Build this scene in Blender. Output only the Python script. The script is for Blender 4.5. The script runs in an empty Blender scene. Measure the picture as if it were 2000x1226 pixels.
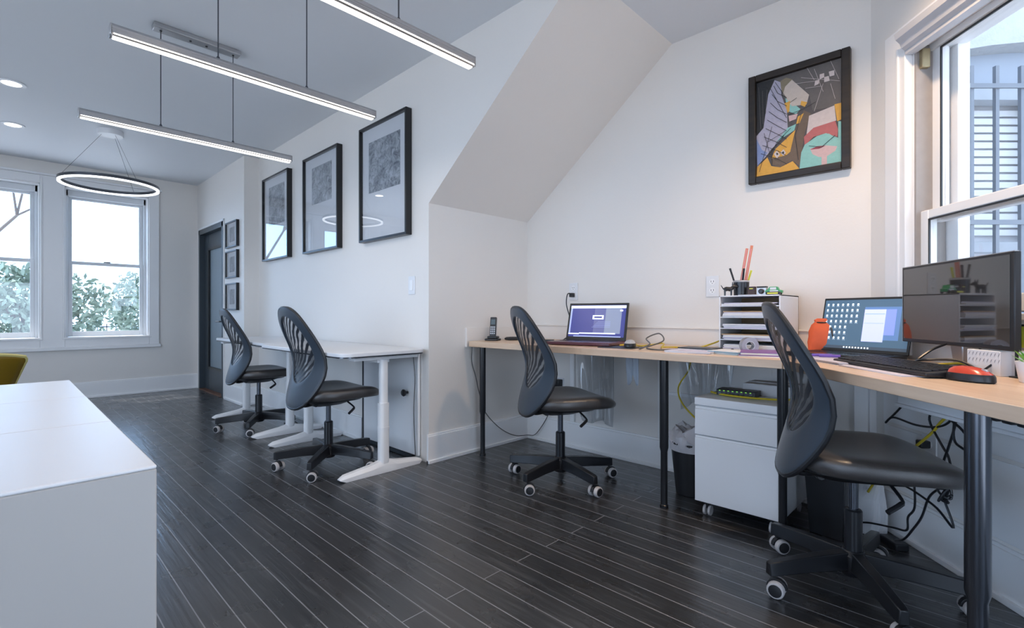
import bpy, math, random
from mathutils import Vector, Matrix
random.seed(7)
S = bpy.context.scene
COL = S.collection
PI = math.pi

# ------------------------------------------------------------------ camera
CAM_H = 0.92
YAW = math.radians(44.0)
cam_d = bpy.data.cameras.new('camera')
cam = bpy.data.objects.new('camera', cam_d); COL.objects.link(cam)
cam.location = (0, 0, CAM_H)
cam.rotation_euler = (PI/2, 0, YAW)
cam_d.sensor_width = 36.0
cam_d.lens = 36.0*964/2000
cam_d.shift_y = -0.0005
cam_d.clip_start = 0.02; cam_d.clip_end = 200
S.camera = cam

# ------------------------------------------------------------------ view
S.view_settings.view_transform = 'Standard'
S.view_settings.look = 'None'
S.view_settings.exposure = 0.0
S.view_settings.gamma = 1.0
S.view_settings.use_curve_mapping = False
S.cycles.max_bounces = 8
S.cycles.diffuse_bounces = 5
S.cycles.glossy_bounces = 4
S.cycles.transparent_max_bounces = 12
S.cycles.sample_clamp_indirect = 6.0
S.cycles.caustics_reflective = False
S.cycles.caustics_refractive = False

# ------------------------------------------------------------------ sky, sun, daylight portals
W = bpy.data.worlds.new('sky'); S.world = W; W.use_nodes = True
bg = W.node_tree.nodes['Background']
bg.inputs[1].default_value = 1.0
_n = W.node_tree.nodes; _l = W.node_tree.links     # hazy sky, bluer towards the street side, warmer behind the house
_tc = _n.new('ShaderNodeTexCoord'); _sx = _n.new('ShaderNodeSeparateXYZ'); _mr = _n.new('ShaderNodeMapRange'); _mx = _n.new('ShaderNodeMix'); _mx.data_type = 'RGBA'
_mr.inputs[1].default_value = -0.9; _mr.inputs[2].default_value = 0.1
_mx.inputs[6].default_value = (0.50, 0.83, 1.35, 1); _mx.inputs[7].default_value = (0.62, 0.78, 1.02, 1)
_l.new(_tc.outputs['Generated'], _sx.inputs[0]); _l.new(_sx.outputs['X'], _mr.inputs[0]); _l.new(_mr.outputs[0], _mx.inputs[0]); _l.new(_mx.outputs[2], bg.inputs[0])
_ab = _n.new('ShaderNodeMath'); _ab.operation = 'ABSOLUTE'; _l.new(_sx.outputs['Z'], _ab.inputs[0])          # brighter haze towards the horizon
_iv = _n.new('ShaderNodeMath'); _iv.operation = 'SUBTRACT'; _iv.inputs[0].default_value = 1.0; _l.new(_ab.outputs[0], _iv.inputs[1])
_pw = _n.new('ShaderNodeMath'); _pw.operation = 'POWER'; _pw.inputs[1].default_value = 3.0; _l.new(_iv.outputs[0], _pw.inputs[0])
_ma = _n.new('ShaderNodeMath'); _ma.operation = 'MULTIPLY_ADD'; _ma.inputs[1].default_value = 3.7; _ma.inputs[2].default_value = 2.4; _l.new(_pw.outputs[0], _ma.inputs[0]); _l.new(_ma.outputs[0], bg.inputs[1])

def light(name, kind, loc, energy, color, **kw):
    d = bpy.data.lights.new(name, kind); d.energy = energy; d.color = color
    o = bpy.data.objects.new(name, d); COL.objects.link(o); o.location = loc
    rot = kw.pop('rot', None)
    if rot: o.rotation_euler = rot
    portal = kw.pop('portal', False)
    for k, v in kw.items(): setattr(d, k, v)
    if portal: d.cycles.is_portal = True
    return o
def aim(o, d):
    o.rotation_euler = Vector(d).to_track_quat('-Z', 'Y').to_euler()
sun = light('sun', 'SUN', (-12, -2, 12), 6.5, (1.0, 0.96, 0.9), angle=math.radians(0.8))
aim(sun, (0.42, 0.20, -0.88))
def portal(name, loc, sx, sy, d):
    o = light(name, 'AREA', loc, 1.0, (1, 1, 1), portal=True, shape='RECTANGLE', size=sx, size_y=sy); aim(o, d)
portal('daylight_portal', (-7.30, 0.83, 1.45), 0.8, 1.7, (1, 0, 0))
portal('daylight_portal', (-7.30, -0.09, 1.45), 0.8, 1.7, (1, 0, 0))
portal('daylight_portal', (-7.30, -1.01, 1.45), 0.8, 1.7, (1, 0, 0))  # for the unseen third far window, added for daylight
portal('daylight_portal', (0.23, 2.20, 1.35), 1.0, 1.3, (-0.763, -0.646, 0))
portal('daylight_portal', (-1.45, -2.95, 1.1), 3.9, 2.1, (0, 1, 0))  # this and the next serve invented openings behind the camera
portal('daylight_portal', (-4.4, -2.95, 1.5), 1.0, 1.7, (0, 1, 0))
portal('daylight_portal', (1.05, 0.5, 0.85), 1.5, 1.7, (-1, 0, 0))  # for the added opening in the rear wall

# ------------------------------------------------------------------ materials
MATS = {}
def mat(name, color, rough=0.5, metal=0.0, noise=0.0, nscale=8.0, bump=0.0, bscale=60.0, emit=0.0, ecol=None, spec=0.5, coat=0.0, sheen=0.0, alpha=1.0, trans=0.0):
    if name in MATS: return MATS[name]
    m = bpy.data.materials.new(name); m.use_nodes = True; MATS[name] = m
    nt = m.node_tree; p = nt.nodes['Principled BSDF']
    c = tuple(color)+(1,)
    p.inputs['Base Color'].default_value = c
    p.inputs['Roughness'].default_value = rough; p.inputs['Metallic'].default_value = metal
    p.inputs['Specular IOR Level'].default_value = spec
    if coat: p.inputs['Coat Weight'].default_value = coat; p.inputs['Coat Roughness'].default_value = 0.03
    if sheen: p.inputs['Sheen Weight'].default_value = sheen; p.inputs['Sheen Roughness'].default_value = 0.4
    if alpha < 1: p.inputs['Alpha'].default_value = alpha
    if trans: p.inputs['Transmission Weight'].default_value = trans
    if emit:
        p.inputs['Emission Color'].default_value = tuple(ecol or color)+(1,); p.inputs['Emission Strength'].default_value = emit
    tc = None
    if noise or bump:
        tc = nt.nodes.new('ShaderNodeTexCoord')
    if noise:
        n = nt.nodes.new('ShaderNodeTexNoise'); n.inputs['Scale'].default_value = nscale; n.inputs['Detail'].default_value = 4
        r = nt.nodes.new('ShaderNodeMapRange'); r.inputs[3].default_value = 1-noise; r.inputs[4].default_value = 1+noise
        mx = nt.nodes.new('ShaderNodeMix'); mx.data_type = 'RGBA'; mx.blend_type = 'MULTIPLY'; mx.inputs[0].default_value = 1
        mx.inputs[6].default_value = c
        nt.links.new(tc.outputs['Object'], n.inputs['Vector']); nt.links.new(n.outputs['Fac'], r.inputs[0])
        nt.links.new(r.outputs[0], mx.inputs[7]); nt.links.new(mx.outputs[2], p.inputs['Base Color'])
    if bump:
        n = nt.nodes.new('ShaderNodeTexNoise'); n.inputs['Scale'].default_value = bscale; n.inputs['Detail'].default_value = 3
        b = nt.nodes.new('ShaderNodeBump'); b.inputs['Strength'].default_value = bump; b.inputs['Distance'].default_value = 0.01
        nt.links.new(tc.outputs['Object'], n.inputs['Vector']); nt.links.new(n.outputs['Fac'], b.inputs['Height'])
        nt.links.new(b.outputs[0], p.inputs['Normal'])
    return m

wall_m = mat('wall_paint', (0.80, 0.77, 0.735), 0.55, noise=0.02, nscale=2, bump=0.05, bscale=90)
ceil_m = mat('ceiling_paint', (0.75, 0.775, 0.81), 0.6, noise=0.015, nscale=1.5)
trim_m = mat('white_trim', (0.87, 0.87, 0.875), 0.35, noise=0.02, nscale=6)
trimg_m = mat('sash_paint', (0.72, 0.74, 0.76), 0.4)
lam_m = mat('white_laminate', (0.77, 0.78, 0.80), 0.36, noise=0.02, nscale=3)
blk_m = mat('black_metal', (0.012, 0.013, 0.016), 0.3, noise=0.1, nscale=20)
blkp_m = mat('black_plastic', (0.015, 0.016, 0.019), 0.38, noise=0.1, nscale=30)
seat_m = mat('seat_fabric', (0.045, 0.041, 0.040), 0.31, spec=0.8, bump=0.12, bscale=500, sheen=0.15, noise=0.1, nscale=40)
shell_m = mat('chair_shell_fabric', (0.027, 0.042, 0.062), 0.42, bump=0.1, bscale=600, sheen=0.25, noise=0.12, nscale=12)
chrome_m = mat('brushed_aluminium', (0.46, 0.46, 0.47), 0.33, 0.85, noise=0.06, nscale=40)
steel_m = mat('dark_steel', (0.11, 0.12, 0.14), 0.22, 0.9, noise=0.05, nscale=20)
wheel_m = mat('castor_tyre', (0.55, 0.53, 0.53), 0.5, noise=0.1, nscale=40)
paper_m = mat('paper', (0.80, 0.80, 0.82), 0.7, noise=0.04, nscale=20)
paperb_m = mat('blue_paper', (0.30, 0.48, 0.58), 0.6, noise=0.05, nscale=20)
kraft_m = mat('cardboard', (0.42, 0.29, 0.17), 0.8, noise=0.12, nscale=20)
door_m = mat('door_paint_charcoal', (0.045, 0.06, 0.075), 0.35, noise=0.1, nscale=6)
doorp_m = mat('door_panel_paint', (0.26, 0.33, 0.38), 0.3, noise=0.06, nscale=4)
yel_m = mat('yellow_cable', (0.62, 0.47, 0.03), 0.4, noise=0.05)
gcab_m = mat('grey_cable', (0.10, 0.10, 0.10), 0.4, noise=0.05)
wcab_m = mat('white_cable', (0.6, 0.6, 0.6), 0.4, noise=0.05)
mustard_m = mat('mustard_shell', (0.20, 0.125, 0.006), 0.45, noise=0.08, nscale=10)
mustardl_m = mat('mustard_edge', (0.62, 0.56, 0.22), 0.45, noise=0.05, nscale=10)
orange_m = mat('orange_fabric', (0.78, 0.13, 0.04), 0.6, noise=0.1, nscale=30)
red_m = mat('red_plastic', (0.55, 0.06, 0.03), 0.25, noise=0.05)
coppr_m = mat('copper_orange', (0.72, 0.22, 0.10), 0.4, noise=0.1, nscale=30)
green_m = mat('green_plastic', (0.03, 0.32, 0.10), 0.3, noise=0.05)
yelb_m = mat('yellow_plastic', (0.75, 0.75, 0.08), 0.4, noise=0.05)
pink_m = mat('pink_plastic', (0.75, 0.30, 0.35), 0.4, noise=0.05)
maroon_m = mat('laptop_maroon', (0.10, 0.03, 0.045), 0.3, noise=0.05)
brass_m = mat('aged_brass', (0.42, 0.34, 0.2), 0.4, 0.6, noise=0.1, nscale=60)
track_m = mat('window_track', (0.34, 0.31, 0.29), 0.5, noise=0.1, nscale=30)
mblk_m = mat('picture_frame_black', (0.01, 0.01, 0.012), 0.3, noise=0.1)
led_m = mat('led_strip', (1, 0.95, 0.88), 0.4, emit=3.0, ecol=(1, 0.93, 0.86), noise=0.01)
ledc_m = mat('led_strip_ring', (1, 1, 1), 0.4, emit=2.2, ecol=(0.95, 0.97, 1), noise=0.01)
down_m = mat('downlight_lens', (1, 0.96, 0.9), 0.4, emit=6.0, ecol=(1, 0.95, 0.88), noise=0.01)

def glass_mat(name, refl=1.0, tint=(1, 1, 1)):
    m = bpy.data.materials.new(name); m.use_nodes = True; nt = m.node_tree; nt.nodes.clear()
    o = nt.nodes.new('ShaderNodeOutputMaterial'); mx = nt.nodes.new('ShaderNodeMixShader')
    t = nt.nodes.new('ShaderNodeBsdfTransparent'); t.inputs[0].default_value = tuple(tint)+(1,)
    g = nt.nodes.new('ShaderNodeBsdfGlossy'); g.inputs['Roughness'].default_value = 0.01
    f = nt.nodes.new('ShaderNodeLayerWeight'); f.inputs[0].default_value = 0.5      # Schlick: the same from both faces of the pane
    pw = nt.nodes.new('ShaderNodeMath'); pw.operation = 'POWER'; pw.inputs[1].default_value = 4.0; nt.links.new(f.outputs['Facing'], pw.inputs[0])
    k = nt.nodes.new('ShaderNodeMath'); k.operation = 'MULTIPLY_ADD'; k.inputs[1].default_value = 0.9; k.inputs[2].default_value = 0.04*refl; k.use_clamp = True
    nt.links.new(pw.outputs[0], k.inputs[0]); nt.links.new(k.outputs[0], mx.inputs[0])
    nt.links.new(t.outputs[0], mx.inputs[1]); nt.links.new(g.outputs[0], mx.inputs[2]); nt.links.new(mx.outputs[0], o.inputs[0])
    return m
glass_m = glass_mat('window_glass')
pglass_m = glass_mat('picture_glass', 1.2, (0.97, 0.98, 0.99))
plastic_m = glass_mat('clear_film', 1.0, (0.86, 0.87, 0.88))

def floor_mat():
    m = bpy.data.materials.new('black_stained_planks'); m.use_nodes = True; nt = m.node_tree; p = nt.nodes['Principled BSDF']
    L = nt.links.new; N = nt.nodes.new
    tc = N('ShaderNodeTexCoord')
    br = N('ShaderNodeTexBrick'); br.offset = 0.37; br.inputs['Scale'].default_value = 1
    br.inputs['Brick Width'].default_value = 3.4; br.inputs['Row Height'].default_value = 0.083
    br.inputs['Mortar Size'].default_value = 0.0017; br.inputs['Mortar Smooth'].default_value = 0.0
    br.inputs['Color1'].default_value = (0.020, 0.021, 0.023, 1); br.inputs['Color2'].default_value = (0.040, 0.040, 0.042, 1)
    br.inputs['Mortar'].default_value = (0.26, 0.27, 0.29, 1)
    L(tc.outputs['Object'], br.inputs['Vector'])
    mp = N('ShaderNodeMapping'); mp.inputs['Scale'].default_value = (2.2, 42, 1); L(tc.outputs['Object'], mp.inputs['Vector'])
    n1 = N('ShaderNodeTexNoise'); n1.inputs['Scale'].default_value = 1.3; n1.inputs['Detail'].default_value = 5; n1.inputs['Distortion'].default_value = 0.25
    L(mp.outputs[0], n1.inputs['Vector'])
    r1 = N('ShaderNodeMapRange'); r1.inputs[1].default_value = 0.55; r1.inputs[2].default_value = 0.75; r1.inputs[3].default_value = 0; r1.inputs[4].default_value = 0.5
    L(n1.outputs['Fac'], r1.inputs[0])
    mx = N('ShaderNodeMix'); mx.data_type = 'RGBA'; L(r1.outputs[0], mx.inputs[0]); L(br.outputs['Color'], mx.inputs[6]); mx.inputs[7].default_value = (0.11, 0.11, 0.115, 1)
    L(mx.outputs[2], p.inputs['Base Color'])
    n2 = N('ShaderNodeTexNoise'); n2.inputs['Scale'].default_value = 7; n2.inputs['Detail'].default_value = 5; L(tc.outputs['Object'], n2.inputs['Vector'])
    r2 = N('ShaderNodeMapRange'); r2.inputs[3].default_value = 0.17; r2.inputs[4].default_value = 0.42; L(n2.outputs['Fac'], r2.inputs[0])
    L(r2.outputs[0], p.inputs['Roughness'])
    ad = N('ShaderNodeMath'); ad.operation = 'MULTIPLY_ADD'; ad.inputs[1].default_value = -1.5; L(br.outputs['Fac'], ad.inputs[0]); L(n1.outputs['Fac'], ad.inputs[2])
    b = N('ShaderNodeBump'); b.inputs['Strength'].default_value = 0.35; b.inputs['Distance'].default_value = 0.004
    L(ad.outputs[0], b.inputs['Height']); L(b.outputs[0], p.inputs['Normal'])
    p.inputs['Specular IOR Level'].default_value = 0.7; p.inputs['Coat Weight'].default_value = 0.35; p.inputs['Coat Roughness'].default_value = 0.22; L(b.outputs[0], p.inputs['Coat Normal'])
    return m
floor_m = floor_mat()

def wood_mat(name, a, b_, rot=0.0, rough=0.35):
    m = bpy.data.materials.new(name); m.use_nodes = True; nt = m.node_tree; p = nt.nodes['Principled BSDF']; L = nt.links.new; N = nt.nodes.new
    tc = N('ShaderNodeTexCoord'); m0 = N('ShaderNodeMapping'); m0.inputs['Rotation'].default_value = (0, 0, rot); L(tc.outputs['Object'], m0.inputs['Vector'])
    mp = N('ShaderNodeMapping'); mp.inputs['Scale'].default_value = (1.5, 24, 24); L(m0.outputs[0], mp.inputs['Vector'])
    n = N('ShaderNodeTexNoise'); n.inputs['Scale'].default_value = 1.5; n.inputs['Detail'].default_value = 6; n.inputs['Distortion'].default_value = 0.6; L(mp.outputs[0], n.inputs['Vector'])
    cr = N('ShaderNodeValToRGB'); cr.color_ramp.elements[0].position = 0.3; cr.color_ramp.elements[1].position = 0.7
    cr.color_ramp.elements[0].color = tuple(a)+(1,); cr.color_ramp.elements[1].color = tuple(b_)+(1,)
    L(n.outputs['Fac'], cr.inputs[0]); L(cr.outputs[0], p.inputs['Base Color']); p.inputs['Roughness'].default_value = rough
    return m
birch_m = wood_mat('birch_worktop', (0.62, 0.43, 0.29), (0.76, 0.58, 0.43))
birchd_m = wood_mat('birch_worktop_diagonal', (0.62, 0.43, 0.29), (0.76, 0.58, 0.43), rot=math.radians(49.8))
dkwood_m = wood_mat('dark_frame_wood', (0.006, 0.004, 0.003), (0.025, 0.015, 0.009), rough=0.4)

def mesh_fabric():
    m = bpy.data.materials.new('mesh_fabric'); m.use_nodes = True; nt = m.node_tree; p = nt.nodes['Principled BSDF']; L = nt.links.new; N = nt.nodes.new
    p.inputs['Base Color'].default_value = (0.012, 0.014, 0.02, 1); p.inputs['Roughness'].default_value = 0.4
    tc = N('ShaderNodeTexCoord'); w = N('ShaderNodeTexWave'); w.wave_type = 'BANDS'; w.bands_direction = 'DIAGONAL'
    w.inputs['Scale'].default_value = 16; w.inputs['Distortion'].default_value = 2.5; w.inputs['Detail'].default_value = 1
    L(tc.outputs['Object'], w.inputs['Vector'])
    r = N('ShaderNodeMapRange'); r.inputs[1].default_value = 0.25; r.inputs[2].default_value = 0.8; r.inputs[3].default_value = 1.0; r.inputs[4].default_value = 0.45
    L(w.outputs['Fac'], r.inputs[0]); L(r.outputs[0], p.inputs['Alpha'])
    return m
meshf_m = mesh_fabric()

def print_mat():
    m = bpy.data.materials.new('etching_print'); m.use_nodes = True; nt = m.node_tree; p = nt.nodes['Principled BSDF']; L = nt.links.new; N = nt.nodes.new
    tc = N('ShaderNodeTexCoord'); n = N('ShaderNodeTexNoise'); n.inputs['Scale'].default_value = 17; n.inputs['Detail'].default_value = 10; n.inputs['Roughness'].default_value = 0.8; n.inputs['Distortion'].default_value = 0.8
    L(tc.outputs['Object'], n.inputs['Vector'])
    cr = N('ShaderNodeValToRGB'); cr.color_ramp.elements[0].position = 0.40; cr.color_ramp.elements[1].position = 0.60
    cr.color_ramp.elements[0].color = (0.07, 0.085, 0.11, 1); cr.color_ramp.elements[1].color = (0.55, 0.58, 0.62, 1)
    L(n.outputs['Fac'], cr.inputs[0]); L(cr.outputs[0], p.inputs['Base Color']); p.inputs['Roughness'].default_value = 0.8
    return m
print_m = print_mat()

# ------------------------------------------------------------------ mesh building
class MB:
    def __init__(s): s.v = []; s.f = []; s.mi = []; s.M = Matrix.Identity(4); s.k = 0
    def add(s, vs, fs, mi=None):
        b = len(s.v); s.v += [tuple(s.M @ Vector(v)) for v in vs]
        s.f += [tuple(b+i for i in f) for f in fs]; s.mi += [s.k if mi is None else mi]*len(fs); return s
    def box(s, a, b, mi=None):
        (x0, y0, z0), (x1, y1, z1) = a, b
        x0, x1 = sorted((x0, x1)); y0, y1 = sorted((y0, y1)); z0, z1 = sorted((z0, z1))
        return s.add([(x0,y0,z0),(x1,y0,z0),(x1,y1,z0),(x0,y1,z0),(x0,y0,z1),(x1,y0,z1),(x1,y1,z1),(x0,y1,z1)],
                     [(0,3,2,1),(4,5,6,7),(0,1,5,4),(1,2,6,5),(2,3,7,6),(3,0,4,7)], mi)
    def obox(s, o, dx, dy, a, b, mi=None):   # box in a frame with origin o and horizontal axes dx, dy
        M = s.M; s.M = M @ Matrix(((dx[0],dy[0],0,o[0]),(dx[1],dy[1],0,o[1]),(0,0,1,0),(0,0,0,1))); s.box(a, b, mi); s.M = M; return s
    def prism(s, pts, z0, z1, mi=None):      # polygon in xy (counter-clockwise) extruded in z
        n = len(pts)
        return s.add([(x,y,z0) for x,y in pts]+[(x,y,z1) for x,y in pts],
                     [tuple(range(n-1,-1,-1)), tuple(range(n,2*n))]+[(i,(i+1)%n,n+(i+1)%n,n+i) for i in range(n)], mi)
    def prismy(s, pts, y0, y1, mi=None):     # polygon in xz extruded in y
        n = len(pts)
        return s.add([(x,y0,z) for x,z in pts]+[(x,y1,z) for x,z in pts],
                     [tuple(range(n)), tuple(range(2*n-1,n-1,-1))]+[(i,n+i,n+(i+1)%n,(i+1)%n) for i in range(n)], mi)
    def tube(s, pts, r, n=8, mi=None, caps=True):
        P = [Vector(p) for p in pts]; R = r if isinstance(r, (list, tuple)) else [r]*len(P)
        vs = []; fs = []; up = None
        for i, p in enumerate(P):
            t = (P[min(i+1, len(P)-1)]-P[max(i-1, 0)]).normalized()
            if up is None: up = t.orthogonal().normalized()
            up = (up - t*up.dot(t))
            if up.length < 1e-6: up = t.orthogonal()
            up.normalize(); sd = t.cross(up)
            for k in range(n):
                a = 2*PI*k/n; vs.append(tuple(p+(up*math.cos(a)+sd*math.sin(a))*R[i]))
        for i in range(len(P)-1):
            for k in range(n):
                a = i*n+k; b = i*n+(k+1)%n; fs.append((a, b, b+n, a+n))
        if caps: fs.append(tuple(range(n-1,-1,-1))); fs.append(tuple((len(P)-1)*n+k for k in range(n)))
        return s.add(vs, fs, mi)
    def lathe(s, prof, n=20, c=(0,0,0), mi=None):  # profile of (r, z)
        vs = []; fs = []
        for r, z in prof:
            for k in range(n):
                a = 2*PI*k/n; vs.append((c[0]+r*math.cos(a), c[1]+r*math.sin(a), c[2]+z))
        for i in range(len(prof)-1):
            for k in range(n):
                a = i*n+k; b = i*n+(k+1)%n; fs.append((a, b, b+n, a+n))
        fs.append(tuple(range(n-1,-1,-1))); fs.append(tuple((len(prof)-1)*n+k for k in range(n)))
        return s.add(vs, fs, mi)
    def build(s, name, m, parent=None, bevel=0.0, smooth=True, segs=2):
        me = bpy.data.meshes.new(name); me.from_pydata(s.v, [], s.f); me.validate(); me.update()
        ms = m if isinstance(m, (list, tuple)) else [m]
        for x in ms: me.materials.append(x)
        if len(me.polygons) == len(s.mi):
            me.polygons.foreach_set('material_index', s.mi)
        if smooth:
            me.polygons.foreach_set('use_smooth', [True]*len(me.polygons)); me.set_sharp_from_angle(angle=math.radians(38))
        o = bpy.data.objects.new(name, me); COL.objects.link(o)
        if parent: o.parent = parent
        if bevel:
            b = o.modifiers.new('bevel', 'BEVEL'); b.width = bevel; b.segments = segs; b.limit_method = 'ANGLE'; b.angle_limit = math.radians(40)
        return o
def cr(pts, k=6):   # smooth curve through points
    P = [Vector(p) for p in pts]; P = [P[0]*2-P[1]]+P+[P[-1]*2-P[-2]]; out = []
    for i in range(1, len(P)-2):
        for j in range(k):
            t = j/k; a, b, c, d = P[i-1:i+3]
            out.append(0.5*((2*b)+(c-a)*t+(2*a-5*b+4*c-d)*t*t+(3*b-a-3*c+d)*t**3))
    out.append(P[-2]); return out
def tag(o, label=None, cat=None, group=None, kind=None):
    if label: o['label'] = label
    if cat: o['category'] = cat
    if group: o['group'] = group
    if kind: o['kind'] = kind
    return o
def struct(o): o['kind'] = 'structure'; return o
def thing(name, loc, label, cat, rz=0.0, group=None):
    o = bpy.data.objects.new(name, None); COL.objects.link(o); o.location = loc; o.rotation_euler = (0, 0, rz); o.empty_display_size = 0.1
    return tag(o, label, cat, group)
def copy_tree(o, parent=None):
    c = o.copy(); COL.objects.link(c); c.parent = parent
    for ch in list(o.children): copy_tree(ch, c)
    return c

# ================================================================== the setting
YA, YF, YC, XB, XE, ZC = 1.83, 1.69, 2.735, -2.48, -7.05, 2.5
CD = (-0.383, 2.735); DD = (0.646, -0.763); DN = (0.763, 0.646)   # window wall: corner, direction, outward normal
DL = 1.9
def dpt(s, n=0.0): return (CD[0]+DD[0]*s+DN[0]*n, CD[1]+DD[1]*s+DN[1]*n)
D_END = dpt(DL)
XR = D_END[0]; YB = -2.7

def wall_holes(name, o, d, nrm, length, height, th, holes, m=wall_m):
    # inner face along d from o, thickness towards nrm; holes (s0, s1, z0, z1)
    b = MB()
    ss = sorted({0, length, *[h[0] for h in holes], *[h[1] for h in holes]}); zs = sorted({0, height, *[h[2] for h in holes], *[h[3] for h in holes]})
    P = lambda s, n, z: (o[0]+d[0]*s+nrm[0]*n, o[1]+d[1]*s+nrm[1]*n, z)
    hole = lambda i, j: any(h[0] <= (ss[i]+ss[i+1])/2 <= h[1] and h[2] <= (zs[j]+zs[j+1])/2 <= h[3] for h in holes)
    for i in range(len(ss)-1):
        for j in range(len(zs)-1):
            if hole(i, j): continue
            a, c, e, f = ss[i], ss[i+1], zs[j], zs[j+1]
            for n in (0, th): b.add([P(a,n,e), P(c,n,e), P(c,n,f), P(a,n,f)], [(0,1,2,3)])
    for a, c, e, f in holes+[(0, length, 0, height)]:
        q = [(a,e),(c,e),(c,f),(a,f)]
        for k in range(4):
            (s0, z0), (s1, z1) = q[k], q[(k+1)%4]
            b.add([P(s0,0,z0), P(s1,0,z1), P(s1,th,z1), P(s0,th,z0)], [(0,1,2,3)])
    return struct(b.build(name, m, smooth=False))

struct(MB().box((XE-0.3, YB-0.3, -0.12), (XR+0.3, YC+0.3, 0)).build('floor', floor_m, smooth=False))
struct(MB().box((XE-0.3, YB-0.3, ZC), (XR+0.3, YC+0.3, ZC+0.15)).build('ceiling', ceil_m, smooth=False))
# far wall with three sash windows, the third unseen and added for daylight
WE = [(0.47, 1.20), (-0.45, 0.28), (-1.37, -0.64)]
wall_holes('wall_far', (XE, YB), (0, 1), (-1, 0), YF-YB+0.15, ZC, 0.30, [(a-YB, c-YB, 0.66, 2.27) for a, c in WE])
struct(MB().box((XE, YF, 0), (-6.95, YF+0.14, ZC)).box((-6.95, YF, 1.93), (-6.0, YF+0.14, ZC)).box((-6.0, YF, 0), (-5.36, YF+0.29, ZC)).build('wall_door', wall_m, smooth=False))
struct(MB().box((-5.36, YA, 0), (XB, YA+0.15, ZC)).build('wall_left', wall_m, smooth=False))
struct(MB().box((XB-0.12, YA+0.15, 0), (XB, YC, 1.6)).build('wall_alcove', wall_m, smooth=False))
struct(MB().prismy([(XB, 1.6), (-1.335, ZC), (XB, ZC)], YA, YC).build('ceiling_slope', wall_m, smooth=False))
struct(MB().box((XB-0.12, YC, 0), (CD[0]+0.1, YC+0.15, ZC)).build('wall_back', wall_m, smooth=False))
WS0, WS1, WZ0, WZ1 = 0.25, 1.32, 0.92, 2.0
wall_holes('wall_right', CD, DD, DN, DL, ZC, 0.16, [(WS0, WS1, WZ0, WZ1)])
wall_holes('wall_rear', (XR, YB), (0, 1), (1, 0), D_END[1]-YB+0.1, ZC, 0.15, [(2.6, 3.85, 0.05, 1.6)])  # unseen opening, added to let fill daylight in from behind
wall_holes('wall_front', (XE, YB), (1, 0), (0, -1), XR-XE, ZC, 0.2, [(-4.9-XE, -3.9-XE, 0.65, 2.3), (-3.3-XE, 0.4-XE, 0.05, 2.1)])  # both openings are invented, out of view, to brighten the room

# baseboards
def board(name, p, q, n, h=0.165, t=0.016):
    d = Vector((q[0]-p[0], q[1]-p[1])); L = d.length; d.normalize()
    b = MB(); b.obox((p[0], p[1]), d, n, (0, 0, 0.0), (L, t, h)); b.obox((p[0], p[1]), d, n, (0, 0, 0), (L, t+0.012, 0.02)); b.obox((p[0], p[1]), d, n, (0, 0, h), (L, t*0.6, h+0.012))
    return struct(b.build(name, trim_m, bevel=0.002))
board('baseboard_far', (XE, YB), (XE, YF), (1, 0))
board('baseboard_door', (-5.92, YF), (-5.36, YF), (0, -1))
board('baseboard_pier', (-5.36, YF), (-5.36, YA), (1, 0))
board('baseboard_left', (-5.36, YA), (-3.27, YA), (0, -1))
board('baseboard_alcove', (XB, YA-0.016), (XB, YC), (1, 0))
board('baseboard_back', (XB, YC), CD, (0, -1))
board('baseboard_right', CD, D_END, (-DN[0], -DN[1]))
board('baseboard_front', (XE, YB), (-3.3, YB), (0, 1))
# low crawl-space hatch with a round knob in the wall under the white desks
hatch = MB().box((-3.225, YA-0.006, 0.03), (-2.56, YA-0.022, 0.70)).build('door_2', trim_m, bevel=0.003); struct(hatch)
MB().box((-3.25, YA-0.004, 0.0), (-3.225, YA-0.02, 0.70)).box((-3.25, YA-0.004, 0.004), (-2.62, YA-0.024, 0.028)).build('shadow_gap_strip', blkp_m, hatch)
b = MB(); b.M = Matrix.Translation((-2.673, YA-0.022, 0.416)) @ Matrix.Rotation(PI/2, 4, 'X')
b.lathe([(0.008, 0), (0.008, 0.018), (0.02, 0.024), (0.023, 0.034), (0.016, 0.042), (0.004, 0.044)], 14); b.build('knob', blk_m, hatch)
# dark panelled door in its frame
d1 = MB().box((-6.95, YF-0.012, 0), (-6.90, YF+0.13, 1.93)).box((-6.05, YF-0.012, 0), (-6.0, YF+0.13, 1.93)).box((-6.95, YF-0.012, 1.87), (-6.0, YF+0.13, 1.93)).build('door_1', door_m, bevel=0.003); struct(d1)
leaf = MB()
x0, x1 = -6.90, -6.05; y0, y1 = YF+0.045, YF+0.085
leaf.box((x0, y0, 0.01), (x0+0.15, y1, 1.87)).box((x1-0.13, y0, 0.01), (x1, y1, 1.87)).box((x0+0.15, y0, 0.01), (x1-0.13, y1, 0.26)).box((x0+0.15, y0, 1.70), (x1-0.13, y1, 1.87))
leaf.build('door_leaf', door_m, d1, bevel=0.004)
MB().box((x0+0.15, y0+0.014, 0.26), (x1-0.13, y1-0.005, 1.70)).build('door_panel', doorp_m, d1)
h = MB(); h.box((x0+0.15, y0-0.008, 0.26), (x0+0.175, y0+0.012, 1.70)).box((x1-0.155, y0-0.008, 0.26), (x1-0.13, y0+0.012, 1.70)).box((x0+0.175, y0-0.008, 0.26), (x1-0.155, y0+0.012, 0.285)).box((x0+0.175, y0-0.008, 1.675), (x1-0.155, y0+0.012, 1.70))
h.build('panel_moulding', blk_m, d1)
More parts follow.
